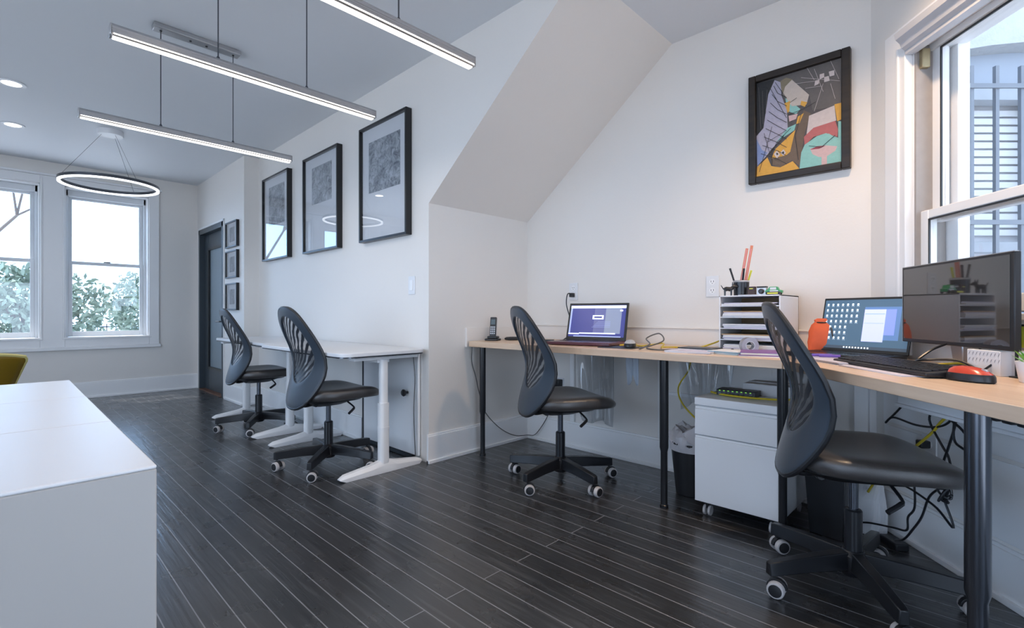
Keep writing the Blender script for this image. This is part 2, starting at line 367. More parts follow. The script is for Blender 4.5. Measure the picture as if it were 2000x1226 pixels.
h = MB(); h.tube([(-6.13, y0, 0.83), (-6.13, y0-0.055, 0.83)], 0.008); h.tube([(-6.13, y0-0.055, 0.83), (-6.25, y0-0.055, 0.83)], 0.009); h.M = Matrix.Translation((-6.13, y0, 0.83)) @ Matrix.Rotation(PI/2, 4, 'X'); h.lathe([(0.026, 0), (0.026, 0.008), (0.02, 0.012)], 16)
h.build('door_handle', chrome_m, d1)
struct(MB().box((-6.90, YF-0.02, 0), (-6.05, YF+0.14, 0.012)).build('trim_1', wood_mat('threshold_wood', (0.10, 0.04, 0.02), (0.2, 0.09, 0.05)), bevel=0.003))
# white casing strip either side of the door
struct(MB().box((-5.998, YF-0.010, 0), (-5.978, YF, 1.95)).box((-6.975, YF-0.010, 0), (-6.953, YF, 1.95)).box((-6.975, YF-0.010, 1.932), (-5.978, YF, 1.955)).build('trim_2', trim_m, bevel=0.003))

# sash windows of the far wall
def sash_e(idx, y0, y1):
    w = MB(); X0 = XE-0.30
    # jamb liners / reveal boards
    w.box((XE, y0, 0.66), (X0, y0+0.012, 2.27)).box((XE, y1-0.012, 0.66), (X0, y1, 2.27)).box((XE, y0, 2.255), (X0, y1, 2.27))
    w.box((XE+0.03, y0-0.02, 0.645), (X0, y1+0.02, 0.665))
    o = struct(w.build('window_%d' % idx, trim_m, bevel=0.002))
    f = MB(); xa, xb = XE-0.10, XE-0.16
    f.box((xa, y0+0.012, 0.665), (xb, y0+0.035, 2.255)).box((xa, y1-0.035, 0.665), (xb, y1-0.012, 2.255)).box((xa, y0, 2.19), (xb, y1, 2.255)).build('window_frame', trimg_m, o, bevel=0.003)
    ya, yb = y0+0.035, y1-0.035
    for nm, za, zb, xx, rb in (('lower_sash', 0.668, 1.49, XE-0.115, 0.055), ('upper_sash', 1.455, 2.20, XE-0.15, 0.038)):
        q = MB(); t = 0.035
        q.box((xx, ya, za), (xx-0.03, ya+t, zb)).box((xx, yb-t, za), (xx-0.03, yb, zb)).box((xx, ya+t, za), (xx-0.03, yb-t, za+rb)).box((xx, ya+t, zb-0.035), (xx-0.03, yb-t, zb))
        so = q.build(nm, trimg_m, o, bevel=0.003)
        MB().box((xx-0.013, ya+t, za+rb), (xx-0.017, yb-t, zb-0.035)).build('pane', glass_m, so)
    lk = MB().box((XE-0.115, (y0+y1)/2-0.03, 1.49), (XE-0.15, (y0+y1)/2+0.03, 1.502)).build('sash_lock', steel_m, o, bevel=0.003)
for i, (a, c) in enumerate(WE): sash_e(i+1, a, c)
# casing boards round the group of three
c = MB()
def cas(y0, y1, z0, z1, t=0.022): c.box((XE, y0, z0), (XE+t, y1, z1))
cas(1.20, 1.295, 0.565, 2.35); cas(-1.465, -1.37, 0.565, 2.35); cas(0.28, 0.47, 0.565, 2.35); cas(-0.64, -0.45, 0.565, 2.35)
for a, e in WE: cas(a, e, 2.27, 2.35); cas(a, e, 0.565, 0.655)
c.box((XE, -1.49, 2.35), (XE+0.04, 1.32, 2.372)); c.box((XE, -1.48, 0.53), (XE+0.035, 1.31, 0.565)); 
for y in (0.29, 0.46, -0.63, -0.46): c.box((XE+0.022, y-0.008, 0.66), (XE+0.03, y+0.008, 2.33))
struct(c.build('trim_3', trim_m, bevel=0.003))

# the large sash window beside the monitor
def D(b, s0, s1, n0, n1, z0, z1, mi=None): return b.obox(CD, DD, DN, (s0, n0, z0), (s1, n1, z1), mi)
w = MB(); D(w, WS0, WS0+0.015, 0, 0.16, WZ0, WZ1); D(w, WS1-0.015, WS1, 0, 0.16, WZ0, WZ1); D(w, WS0, WS1, 0, 0.16, WZ1-0.015, WZ1); D(w, WS0-0.02, WS1+0.02, -0.05, 0.16, WZ0-0.02, WZ0)
w4 = struct(w.build('window_4', trim_m, bevel=0.002))
f = MB(); D(f, WS0+0.012, WS0+0.022, 0.0, 0.11, WZ0, WZ1-0.015); D(f, WS1-0.045, WS1-0.015, 0.05, 0.11, WZ0, WZ1-0.015); f.build('sash_track', track_m, w4)
f = MB(); D(f, WS0+0.015, WS0+0.075, 0.115, 0.16, WZ0, WZ1-0.015); D(f, WS0+0.015, WS1-0.015, 0.05, 0.15, WZ1-0.04, WZ1-0.015); f.build('window_frame', trim_m, w4, bevel=0.002)
def sash_d(nm, z0, z1, n0, n1, bot, top, st=0.046):
    q = MB(); s0, s1 = WS0+0.014, WS1-0.03
    D(q, s0, s0+st, n0, n1, z0, z1); D(q, s1-st, s1, n0, n1, z0, z1); D(q, s0+st, s1-st, n0, n1, z0, z0+bot); D(q, s0+st, s1-st, n0, n1, z1-top, z1)
    so = q.build(nm, trim_m, w4, bevel=0.004)
    D(MB(), s0+st, s1-st, (n0+n1)/2-0.002, (n0+n1)/2+0.002, z0+bot, z1-top).build('pane', glass_m, so)
    g = MB(); D(g, s0+st, s0+st+0.005, n0-0.001, n0+0.005, z0+bot, z1-top); D(g, s0+st, s1-st, n0-0.001, n0+0.005, z1-top-0.006, z1-top); g.build('gasket', blkp_m, so)
sash_d('upper_sash', 1.28, WZ1-0.012, 0.062, 0.098, 0.045, 0.03)
sash_d('lower_sash', WZ0+0.005, 1.325, 0.018, 0.052, 0.06, 0.036)
q = MB(); D(q, WS0+0.012, WS0+0.04, 0.012, 0.042, 1.89, 1.965); q.build('sash_latch', brass_m, w4, bevel=0.003)
c = MB()
D(c, 0.12, 0.20, -0.020, 0, 0.75, 2.09); D(c, 0.20, WS0+0.004, -0.030, 0, 0.75, 2.0); D(c, 0.208, 0.222, -0.036, 0, 0.75, 2.0)
D(c, WS1-0.005, WS1+0.045, -0.030, 0, 0.75, 2.0); D(c, WS1+0.045, WS1+0.185, -0.020, 0, 0.75, 2.075)
D(c, 0.20, WS1+0.045, -0.022, 0, WZ1-0.005, 2.09)
struct(c.build('trim_4', trim_m, bevel=0.003))
c = MB()   # crown moulding along the head casing
prof = [(0, 1.955), (-0.035, 1.955), (-0.037, 1.97), (-0.05, 1.98), (-0.056, 1.997), (-0.072, 2.013), (-0.078, 2.035), (0, 2.035)]
for s0, s1 in ((0.262, WS1+0.1),):
    n = len(prof); vs = []
    for s_ in (s0, s1):
        for a, z in prof: x, y = dpt(s_, a); vs.append((x, y, z))
    c.add(vs, [tuple(range(n-1,-1,-1)), tuple(range(n, 2*n))]+[(i, (i+1)%n, n+(i+1)%n, n+i) for i in range(n)])
struct(c.build('trim_5', mat('moulding_grey', (0.55, 0.56, 0.60), 0.4, noise=0.05), smooth=False))
c = MB(); D(c, 0.20, WS1+0.05, -0.045, 0, 0.885, 0.915); struct(c.build('trim_6', trim_m, bevel=0.003))

# upstand board behind the corner worktop
u = MB(); u.box((XB+0.001, 2.12, 0.70), (XB+0.02, YC, 0.825)); u.box((XB, YC-0.022, 0.70), (CD[0]-0.02, YC, 0.832)); u.box((XB, YC-0.03, 0.832), (CD[0]-0.02, YC, 0.84))
struct(u.build('trim_7', wall_m, bevel=0.002))
# boxed battens of the panelling under the worktop
u = MB(); u.box((-2.07, YC-0.02, 0.18), (-2.035, YC, 0.70)); u.box((-1.42, YC-0.016, 0.18), (-1.36, YC, 0.70)); u.box((-1.36, YC-0.012, 0.44), (-0.9, YC, 0.46)); u.box((-0.44, YC-0.04, 0.0), (-0.385, YC, 0.70))
D(u, 0.0, 0.04, -0.03, 0, 0.17, 0.74)
struct(u.build('trim_8', trim_m, bevel=0.002))
# painted panels on the window wall under the worktop
u = MB(); D(u, 0.10, 1.7, -0.012, 0, 0.46, 0.72); D(u, 0.10, 1.7, -0.008, 0, 0.19, 0.445)
struct(u.build('trim_9', trim_m, bevel=0.002))

# ------------------------------------------------------------------ outside
struct(MB().box((-60, -40, -0.7), (40, 40, -0.6)).build('ground', mat('pale_paving', (0.8, 0.8, 0.8), 0.8, noise=0.15, nscale=0.7), smooth=False))
leafm = mat('pale_leaves', (0.20, 0.27, 0.22), 0.6, noise=0.5, nscale=3)
leafd = mat('dark_leaves', (0.05, 0.09, 0.08), 0.6, noise=0.4, nscale=3)
bark_m = mat('bark', (0.12, 0.10, 0.09), 0.8, noise=0.3, nscale=10)
def bush(x, y, r, h, n, m, label, sz):
    t = thing('leafy_tree', (x, y, -0.6), label, 'tree', group='trees outside the sash windows')
    b = MB()
    for k in range(6):
        a = random.random()*2*PI; b.tube(cr([(0, 0, 0), (0.15*math.cos(a), 0.15*math.sin(a), h*0.35), (r*0.5*math.cos(a), r*0.5*math.sin(a), h*0.75)], 4), [0.05]*8+[0.02], 6)
    b.build('trunk', bark_m, t)
    b = MB()
    for k in range(n):
        while True:
            p = Vector((random.uniform(-1, 1), random.uniform(-1, 1), random.uniform(-1, 1)))
            if 0.35 < p.length < 1: break
        lump = 1+0.12*math.sin(p.x*7+p.z*5)+0.1*math.sin(p.y*9)
        c_ = Vector((p.x*r*lump, p.y*r*lump, h*0.55+p.z*h*0.45*lump))
        u_ = Vector((random.gauss(0, 1), random.gauss(0, 1), random.gauss(0, 1))).normalized(); v_ = u_.orthogonal().normalized()
        q = sz*random.uniform(0.6, 1.3)
        b.add([c_-u_*q, c_+v_*q*0.5, c_+u_*q, c_-v_*q*0.5], [(0, 1, 2, 3)])
    tag(b.build('foliage', m, t, smooth=False), kind='stuff')
bush(-20.5, 3.9, 1.6, 3.0, 3600, leafm, 'pale green leafy tree seen through the right of the two far windows', 0.10)
bush(-17.5, 0.55, 1.45, 2.85, 3600, leafm, 'leafy tree filling the lower pane of the far window next to the yellow chair', 0.10)
bush(-22, -3.2, 2.0, 3.3, 2200, leafd, 'darker leafy tree furthest left beyond the far windows', 0.12)
bush(-26, 8.6, 2.4, 3.3, 2200, leafd, 'darker leafy tree at the right edge of the view through the far windows', 0.12)
# bare tree
bt = thing('bare_tree', (-13.5, -0.3, -0.6), 'bare branching tree against the sky in the upper left window', 'tree')
b = MB()
def grow(p, d, L, r, k):
    q = p+d*L; b.tube([p, (p+q)/2+Vector((random.uniform(-.05,.05), random.uniform(-.05,.05), 0))*L, q], [r, r*0.85, r*0.7], 6)
    if k == 0: return
    for j in range(3 if k > 1 else 2):
        nd = (d+Vector((random.uniform(-.8,.8), random.uniform(-.8,.8), random.uniform(-.15,.5)))).normalized(); grow(q, nd, L*random.uniform(0.6, 0.85), r*0.6, k-1)
grow(Vector((0, -0.6, 0)), Vector((0, 0.12, 1)), 2.2, 0.06, 5)
b.build('branches', bark_m, bt)
# fence of the pavement
fn = thing('garden_fence', (-26, 0, -0.6), 'low dark garden fence beyond the trees', 'fence')
b = MB()
for k in range(60): b.box((-0.02, -9+k*0.3, 0), (0.02, -8.97+k*0.3, 1.1))
b.build('pickets', steel_m, fn); MB().box((-0.02, -9, 0.95), (0.02, 9, 1.0)).box((-0.02, -9, 0.15), (0.02, 9, 0.2)).build('rail', steel_m, fn)

# neighbouring facade with its arched and barred window, facing the camera across the side passage
fac = thing('neighbouring_house', (-2.208+1.94, 2.30+1.87, -0.6), 'grey stucco house with an arched window across the passage', 'building', rz=YAW)
# local axes: x to the right, y away
st = mat('stucco', (0.40, 0.42, 0.44), 0.9, noise=0.12, nscale=9, bump=0.8, bscale=35)
b = MB()
n = 14; cx = 0.85; hw = 1.05; zs_ = 3.0; arch = [(cx+hw*math.cos(PI*k/n), zs_+0.28*math.sin(PI*k/n)) for k in range(n+1)]
# wall above and around the opening (local z from ground)
for k in range(n):
    (xa, za), (xb, zb) = arch[k], arch[k+1]
    b.add([(xa, 0, za), (xb, 0, zb), (xb, 0, 5.5), (xa, 0, 5.5), (xa, 0.18, za), (xb, 0.18, zb), (xb, 0.18, 5.5), (xa, 0.18, 5.5)], [(0,1,2,3), (4,7,6,5), (0,4,5,1)])
b.box((-0.6, 0, 0), (cx-hw, 0.18, 5.5)); b.box((cx+hw, 0, 0), (6.0, 0.18, 5.5)); b.box((cx-hw, 0, 0), (cx+hw, 0.18, 0.9))
b.build('facade_wall', st, fac, smooth=False)
b = MB(); b.box((cx-hw, 0.14, 3.0), (cx+hw, 0.2, 3.5)); b.build('arch_infill', mat('grey_boarding', (0.28, 0.32, 0.38), 0.7, noise=0.1, nscale=5), fac)
b = MB(); b.box((cx-hw, 0.12, 2.95), (cx+hw, 0.22, 3.05)); b.box((cx-hw, 0.10, 0.9), (cx+hw, 0.22, 0.98)); b.box((cx-hw, 0.12, 1.93), (cx+hw, 0.2, 2.0)); b.box((cx-hw, 0.12, 0.9), (cx-hw+0.07, 0.22, 3.0)); b.box((cx-0.03, 0.12, 0.9), (cx+0.03, 0.22, 3.0)); b.build('window_frame', mat('weathered_frame', (0.35, 0.38, 0.42), 0.6, noise=0.1), fac, bevel=0.003)
b = MB()
for k in range(16): z = 2.06+k*0.055; b.box((cx-hw+0.07, 0.235, z), (cx+hw, 0.245, z+0.04))
b.build('blind', mat('white_blind', (0.66, 0.68, 0.70), 0.6, noise=0.05), fac)
MB().box((cx-hw, 0.27, 0.9), (cx+hw, 0.29, 3.3)).build('curtain', mat('pale_curtain', (0.60, 0.62, 0.66), 0.8, noise=0.25, nscale=6), fac)
gr = thing('window_grille', (-2.208+1.94+0.05, 2.30+1.87-0.05, -0.6), 'grey steel security grille over the arched window opposite', 'grille', rz=YAW)
for k in range(14):
    x = cx-hw+0.04+0.157*k; MB().box((x-0.011, -0.05, 0.85), (x+0.011, -0.028, 3.06)).build('vertical_bar', mat('galvanised_bar', (0.15, 0.17, 0.20), 0.5, 0.1, noise=0.1), gr)
for z in (0.95, 2.085, 2.93): MB().box((cx-hw, -0.062, z-0.014), (cx+hw, -0.05, z+0.014)).build('horizontal_bar', MATS['galvanised_bar'], gr)
pipe = MB().tube([(-0.11, 4.0, 0.3), (-0.19, 4.0, 1.2), (-0.21, 4.0, 1.75)], 0.008).build('loose_cable', gcab_m)
tag(pipe, 'thin dark cable hanging outside in front of the barred window', 'cable')

# ================================================================== office chairs
def make_chair():
    t = thing('office_chair', (0, 0, 0), '', 'chair')      # faces local +X, origin on the floor below the column
    hub = MB(); hub.lathe([(0.036, 0.055), (0.042, 0.065), (0.042, 0.12), (0.03, 0.135)], 18)
    hub.build('base_hub', blk_m, t)
    for k in range(5):
        a = 2*PI*k/5; M = Matrix.Rotation(a, 4, 'Z')
        b = MB(); b.M = M
        prof = [(0.03, 0.074, 0.132, 0.022), (0.15, 0.074, 0.124, 0.020), (0.288, 0.066, 0.110, 0.017), (0.302, 0.066, 0.106, 0.014)]
        vs = []; 
        for x, z0, z1, hw in prof: vs += [(x, -hw, z0), (x, hw, z0), (x, hw*0.8, z1), (x, -hw*0.8, z1)]
        fs = [(3, 2, 1, 0)]
        for i in range(3): 
            for j in range(4): fs.append((i*4+j, i*4+(j+1)%4, i*4+4+(j+1)%4, i*4+4+j))
        fs.append((12, 13, 14, 15)); b.add(vs, fs); b.build('base_arm', blk_m, t, bevel=0.003)
        cs = MB(); R = 0.285; cs.M = M @ Matrix.Translation((R, 0, 0)) @ Matrix.Rotation(math.radians(154)-a+(-0.35, 0.3, 0.0, -0.5, 0.4)[k], 4, 'Z')
        cs.tube([(0, 0, 0.06), (0, 0, 0.085)], 0.008)
        arc = [(0.012+0.031*math.cos(q), 0.028+0.031*math.sin(q)) for q in [PI*j/8 for j in range(9)]]
        n = len(arc)
        cs.add([(x, -0.008, z) for x, z in arc]+[(x, 0.008, z) for x, z in arc], [tuple(range(n)), tuple(range(2*n-1, n-1, -1))]+[(i, n+i, n+(i+1)%n, (i+1)%n) for i in range(n)])
        co = cs.build('castor', blkp_m, t, bevel=0.001)
        for sgn in (-1, 1):
            w = MB(); w.M = cs.M @ Matrix.Translation((0.012, sgn*0.009, 0.027)) @ Matrix.Rotation(-sgn*PI/2, 4, 'X')
            w.lathe([(0.020, 0), (0.0265, 0.002), (0.0265, 0.016), (0.0245, 0.0195), (0.0205, 0.0205)], 20); w.build('wheel', wheel_m, co)
            h = MB(); h.M = w.M; h.lathe([(0.0205, 0.019), (0.0195, 0.0222), (0.006, 0.0235), (0.002, 0.0235)], 18); h.build('wheel_cap', blkp_m, co)
    MB().lathe([(0.026, 0.12), (0.026, 0.265), (0.022, 0.27)], 18).build('column_sleeve', blk_m, t)
    MB().lathe([(0.0145, 0.26), (0.0145, 0.39)], 14).build('gas_column', steel_m, t)
    m = MB()
    def tray(z0, z1, a0, b0, a1, b1, ox=0.0):
        n = 20; vs = []
        for z, a, b_ in ((z0, a0, b0), (z1, a1, b1)):
            for k in range(n):
                q = 2*PI*k/n; cx_, sy = math.cos(q), math.sin(q)
                vs.append((ox+a*math.copysign(abs(cx_)**0.6, cx_), b_*math.copysign(abs(sy)**0.6, sy), z))
        m.add(vs, [tuple(range(n-1, -1, -1)), tuple(range(n, 2*n))]+[(k, (k+1)%n, n+(k+1)%n, n+k) for k in range(n)])
    tray(0.372, 0.405, 0.085, 0.06, 0.16, 0.15, -0.01); tray(0.405, 0.425, 0.17, 0.17, 0.20, 0.20, 0.0)
    m.tube([(-0.12, 0.10, 0.395), (-0.12, -0.10, 0.395)], 0.014)
    m.build('mechanism', blkp_m, t, bevel=0.003)
    l = MB(); l.tube(cr([(0.06, -0.10, 0.40), (0.065, -0.185, 0.372), (0.055, -0.20, 0.362), (0.015, -0.225, 0.345)], 4), [0.005]*7+[0.008]*6, 8)
    l.build('height_lever', blk_m, t)
    for y in (-0.05, 0.05): MB().tube(cr([(-0.10, y, 0.395), (-0.16, y, 0.388), (-0.185, y, 0.398), (-0.200, y, 0.412)], 4), 0.009, 8).build('back_bracket', blk_m, t)
    # seat cushion: rings of a rounded square, waterfall front, slightly dished
    s = MB(); N = 36; vs = []; fs = []
    rings = [(0.80, 0.424), (0.97, 0.430), (1.0, 0.450), (0.99, 0.468), (0.955, 0.480), (0.85, 0.489), (0.6, 0.487), (0.3, 0.485), (0.05, 0.485)]
    for sc, z in rings:
        for k in range(N):
            q = 2*PI*k/N; cx_, sy = math.cos(q), math.sin(q)
            x = 0.235*sc*math.copysign(abs(cx_)**0.62, cx_); y = (0.238+0.012*cx_)*sc*math.copysign(abs(sy)**0.62, sy)
            z2 = z
            if x > 0.08: z2 -= ((x-0.08)/0.155)**2*(0.034 if z > 0.45 else 0.012)
            z2 += 0.012*(y/0.23)**2*(1 if z > 0.45 else 0.3)
            if z < 0.44: z2 += 0
            vs.append((x+0.042, y, z2-0.01))
    for i in range(len(rings)-1):
        for k in range(N): a = i*N+k; b2 = i*N+(k+1)%N; fs.append((a, b2, b2+N, a+N))
    fs.append(tuple(range(N-1, -1, -1))); fs.append(tuple((len(rings)-1)*N+k for k in range(N)))
    s.add(vs, fs); so = s.build('seat', seat_m, t); sb = so.modifiers.new('sub', 'SUBSURF'); sb.levels = 1; sb.render_levels = 1
    # backrest: bent oval shell with a mesh window
    def fold(y, v):
        c = -0.290+0.102*math.exp(-((v-0.42)/0.36)**2) if v > 0.42 else -0.188-0.042*(1-math.exp(-((v-0.42)/0.24)**2))
        if v < 0.22: c -= 0.012*((0.22-v)/0.22)**1.4
        x = c + 0.055*(abs(y)/0.22)**2.0*(1.0-0.15*v) + 0.02
        return (x, y, 0.375+0.578*v)
    def outer(q):
        cy_, sz = math.cos(q), math.sin(q); v = 0.5+0.5*math.copysign(abs(sz)**0.86, sz)
        hw = 0.217*(1.0-0.20*max(0, v-0.5)-0.35*max(0, 0.3-v)); return (math.copysign(abs(cy_)**0.74, cy_)*hw, v)
    def inner(q):
        v = 0.58+0.335*math.sin(q); return (math.cos(q)*0.148*(1.03-0.12*abs(v-0.5)), v)
    K = 48; b = MB(); vs = []; fs = []; R_ = 6
    for r in range(R_+1):
        for k in range(K):
            q = 2*PI*k/K; o_, i_ = outer(q), inner(q); u = r/R_
            vs.append(fold(i_[0]*(1-u)+o_[0]*u, i_[1]*(1-u)+o_[1]*u))
    for r in range(R_):
        for k in range(K): a = r*K+k; c = r*K+(k+1)%K; fs.append((a, c, c+K, a+K))
    b.add(vs, fs); bo = b.build('backrest', shell_m, t)
    so2 = bo.modifiers.new('solid', 'SOLIDIFY'); so2.thickness = 0.016; so2.offset = 0; bv = bo.modifiers.new('bevel', 'BEVEL'); bv.width = 0.005; bv.segments = 2; bv.limit_method = 'ANGLE'; bv.angle_limit = 0.9
    e = MB(); e.tube([Vector(fold(*outer(2*PI*k/K))) for k in range(K+1)], 0.009, 8, caps=False); e.build('edge_piping', blkp_m, bo)
    g = MB(); vs = []; fs = []
    for r in range(1, 9):
        for k in range(K):
            q = 2*PI*k/K; i_ = inner(q); u = r/8*1.02
            vs.append(fold(i_[0]*u, 0.58+(i_[1]-0.58)*u))
    vs.append(fold(0, 0.58)); c0 = len(vs)-1
    for k in range(K): fs.append((c0, k, (k+1)%K))
    for r in range(7):
        for k in range(K): a = r*K+k; c = r*K+(k+1)%K; fs.append((a, a+K, c+K, c))
    g.add(vs, fs); g.build('mesh_window', meshf_m, bo)
    return t
ch = make_chair()
spots = [((-4.22, 1.44), 88, 'black mesh-back swivel chair at the white desk nearest the dark door'),
         ((-2.875, 1.378), 90, 'black mesh-back swivel chair at the white desk with the hatch knob behind it'),
         ((-1.70, 2.145), 62, 'black mesh-back swivel chair in the alcove corner in front of the open laptop'),
         ((-0.325, 1.975), 27, 'large close black mesh-back swivel chair in front of the widescreen monitor')]
starr = [-105, -117, -88, -130]
for i, ((x, y), a, lab) in enumerate(spots):
    c = ch if i == 0 else copy_tree(ch)
    c.location = (x, y, 0); c.rotation_euler = (0, 0, math.radians(a)); tag(c, lab, 'chair', 'mesh-back office chairs')
    for p in c.children:      # turn the star base below the column on its own swivel
        n = p.name.split('.')[0]
        if n in ('base_arm', 'castor', 'base_hub'):
            p.rotation_euler = (0, 0, math.radians(starr[i]-a))

# ================================================================== white height-adjustable desks
def rrect(x0, y0, x1, y1, r, n=6):
    out = []
    for cx_, cy_, a0 in ((x1-r, y1-r, 0), (x0+r, y1-r, 90), (x0+r, y0+r, 180), (x1-r, y0+r, 270)):
        for k in range(n+1):
            a = math.radians(a0+90*k/n); out.append((cx_+r*math.cos(a), cy_+r*math.sin(a)))
    return out
def white_desk(xa, xb, yf, label, feet):
    t = thing('white_desk', ((xa+xb)/2, 1.52, 0), label, 'desk', group='white desks along the left wall')
    w = (xb-xa)/2
    top = MB().prism(rrect(-w, yf, w, 0.30, 0.07), 0.682, 0.703); to = top.build('desktop', lam_m, t, bevel=0.003)
    e = MB().prism(rrect(-w+0.002, yf+0.002, w-0.002, 0.298, 0.07), 0.676, 0.682); e.build('edge_band', steel_m, t)
    for fx in feet:
        x = fx-(xa+xb)/2
        l = MB(); l.prism(rrect(x-0.028, 0.00, x+0.028, 0.06, 0.02, 4), 0.05, 0.40); l.prism(rrect(x-0.022, 0.006, x+0.022, 0.054, 0.016, 4), 0.40, 0.66); l.prism(rrect(x-0.030, -0.002, x+0.030, 0.062, 0.02, 4), 0.25, 0.262)
        l.build('leg', trim_m, t)
        f = MB(); P = [(-0.22, 0.0, 0.028, 0.026), (-0.235, 0.008, 0.022, 0.02)]
        sec = [(-0.245, 0.012, 0.020, 0.018), (-0.215, 0.0, 0.034, 0.030), (-0.05, 0.0, 0.055, 0.032), (0.03, 0.0, 0.075, 0.032), (0.11, 0.0, 0.055, 0.032), (0.265, 0.0, 0.034, 0.030), (0.29, 0.012, 0.022, 0.018)]
        vs = []; fs = []
        for y, z0, z1, hw in sec: vs += [(x-hw, y, z0), (x+hw, y, z0), (x+hw, y, z1*0.6), (x+hw*0.5, y, z1), (x-hw*0.5, y, z1), (x-hw, y, z1*0.6)]
        for i in range(len(sec)-1):
            for j in range(6): fs.append((i*6+j, i*6+(j+1)%6, i*6+6+(j+1)%6, i*6+6+j))
        fs.append((5, 4, 3, 2, 1, 0)); k = (len(sec)-1)*6; fs.append(tuple(k+j for j in range(6)))
        f.add(vs, fs); f.build('foot', trim_m, t, bevel=0.004)
        MB().box((x-0.03, -0.17, 0.655), (x+0.03, 0.25, 0.678)).build('top_bracket', trim_m, t, bevel=0.002)
    cb = MB(); 
    for y in (0.0, 0.06): cb.box((feet[0]-(xa+xb)/2, y-0.01, 0.635), (feet[1]-(xa+xb)/2, y+0.01, 0.66))
    cb.build('crossbar', trim_m, t)
    return t
white_desk(-4.98, -3.71, -0.195, 'white desk further along the wall towards the dark door', (-4.85, -3.88))
white_desk(-3.70, -2.475, -0.258, 'near white desk with rounded corner beside the alcove', (-3.55, -2.54))
cb = MB().tube(cr([(-2.60, 1.82, 0.665), (-2.585, 1.79, 0.66), (-2.575, 1.795, 0.52), (-2.58, 1.79, 0.30), (-2.57, 1.795, 0.02)], 5), 0.003, 6).build('desk_cable', gcab_m)
tag(cb, 'thin grey cable running down the hatch behind the near white desk leg', 'cable')

# ================================================================== corner worktops on black legs
def leg(x, y, ztop, par, r=0.0205, m=blk_m):
    b = MB().lathe([(0.020, 0), (0.020, 0.012), (r*0.78, 0.016), (r*0.78, 0.265), (r, 0.285), (r, ztop-0.006), (0.032, ztop-0.005), (0.032, ztop)], 20, (x, y, 0))
    b.build('leg', m, par)
WT = 0.74
KN = (-0.575, 2.10)
t1 = thing('corner_worktop', (0, 0, 0), 'long birch worktop on black round legs along the alcove wall', 'desk', group=None)
MB().prism([(-2.44, 2.125), (-2.425, 2.11), KN, (-0.40, 2.705), (-2.44, 2.705)], WT-0.035, WT).build('worktop', birch_m, t1, bevel=0.002)
for x, y in ((-2.36, 2.17), (-1.11, 2.19), (-0.60, 2.20)): leg(x, y, WT-0.035, t1)
f0 = Vector((KN[0]+0.003, KN[1], 0)); dd = Vector((DD[0], DD[1], 0)); dn = Vector((DN[0], DN[1], 0))
fe = f0+dd*1.45; be = fe+dn*0.575
t2 = thing('window_worktop', (0, 0, 0), 'birch worktop with monitor running under the large window', 'desk')
MB().prism([(f0.x, f0.y), (fe.x, fe.y), (be.x, be.y), (-0.385, 2.69)], WT-0.035, WT).build('worktop', birchd_m, t2, bevel=0.002)
leg(-0.018, 1.545, WT-0.035, t2, 0.0235, steel_m); leg(*(fe-dd*0.12+dn*0.05).xy, WT-0.035, t2)
q = f0+dd*0.18+dn*0.30
a = MB(); a.obox((q.x, q.y), (DD[0], DD[1]), (DN[0], DN[1]), (0, 0, 0.60), (1.15, 0.015, 0.70)); a.obox((q.x, q.y), (DD[0], DD[1]), (DN[0], DN[1]), (0, -0.01, 0.60), (1.15, 0.018, 0.612))
a.build('apron_panel', trim_m, t2, bevel=0.002)

# ================================================================== white pedestal cabinet with castors
pc = thing('pedestal_cabinet', (-0.785, 2.20, 0), 'white two-drawer pedestal cabinet on castors under the birch worktop', 'cabinet')
w = 0.18; dp_ = 0.44
MB().box((-w, 0.018, 0.07), (w, dp_, 0.505)).build('body', lam_m, pc, bevel=0.002)
MB().box((-w-0.002, 0.0, 0.505), (w+0.002, dp_, 0.54)).build('top_panel', lam_m, pc, bevel=0.003)
MB().box((-w, 0.0, 0.372), (w, 0.016, 0.488)).box((-w, 0.005, 0.488), (w, 0.016, 0.500)).build('drawer', lam_m, pc, bevel=0.002)
MB().box((-w, 0.0, 0.070), (w, 0.016, 0.357)).box((-w, 0.005, 0.357), (w, 0.016, 0.367)).build('drawer', lam_m, pc, bevel=0.002)
for x, y in ((-0.14, 0.05), (0.14, 0.05), (-0.14, 0.38), (0.14, 0.38)):
    c = MB().box((x-0.02, y-0.02, 0.055), (x+0.02, y+0.02, 0.07)); c.tube([(x-0.004, y, 0.03), (x-0.004, y, 0.058)], 0.006); co = c.build('castor', blkp_m, pc)
    k = MB(); k.tube([(x-0.016, y, 0.022), (x-0.006, y, 0.022)], 0.022, 16); k.tube([(x+0.006, y, 0.022), (x+0.016, y, 0.022)], 0.022, 16); k.build('wheel', wheel_m, co)
px_ = thing('parcel', (-0.72, 2.50, 0.54), 'flat pale cardboard box at the back of the pedestal cabinet', 'box')
MB().box((-0.11, -0.08, 0), (0.11, 0.08, 0.055)).build('carton', mat('pale_carton', (0.55, 0.53, 0.52), 0.7, noise=0.08, nscale=10), px_, bevel=0.003)
MB().box((-0.111, -0.012, 0.03), (0.111, 0.012, 0.0565)).build('tape', paper_m, px_)
sw = thing('network_switch', (-0.83, 2.36, 0.54), 'small black network switch with glowing green label marks on the pedestal cabinet', 'network switch', rz=0.05)
MB().box((-0.085, -0.04, 0.003), (0.085, 0.04, 0.030)).build('casing', blkp_m, sw, bevel=0.003)
for k in range(8): MB().box((-0.075+k*0.019, -0.0415, 0.007), (-0.062+k*0.019, -0.039, 0.019)).build('port', steel_m, sw)
g = MB()
for k in range(8): g.box((-0.073+k*0.019, -0.0415, 0.022), (-0.066+k*0.019, -0.039, 0.026))
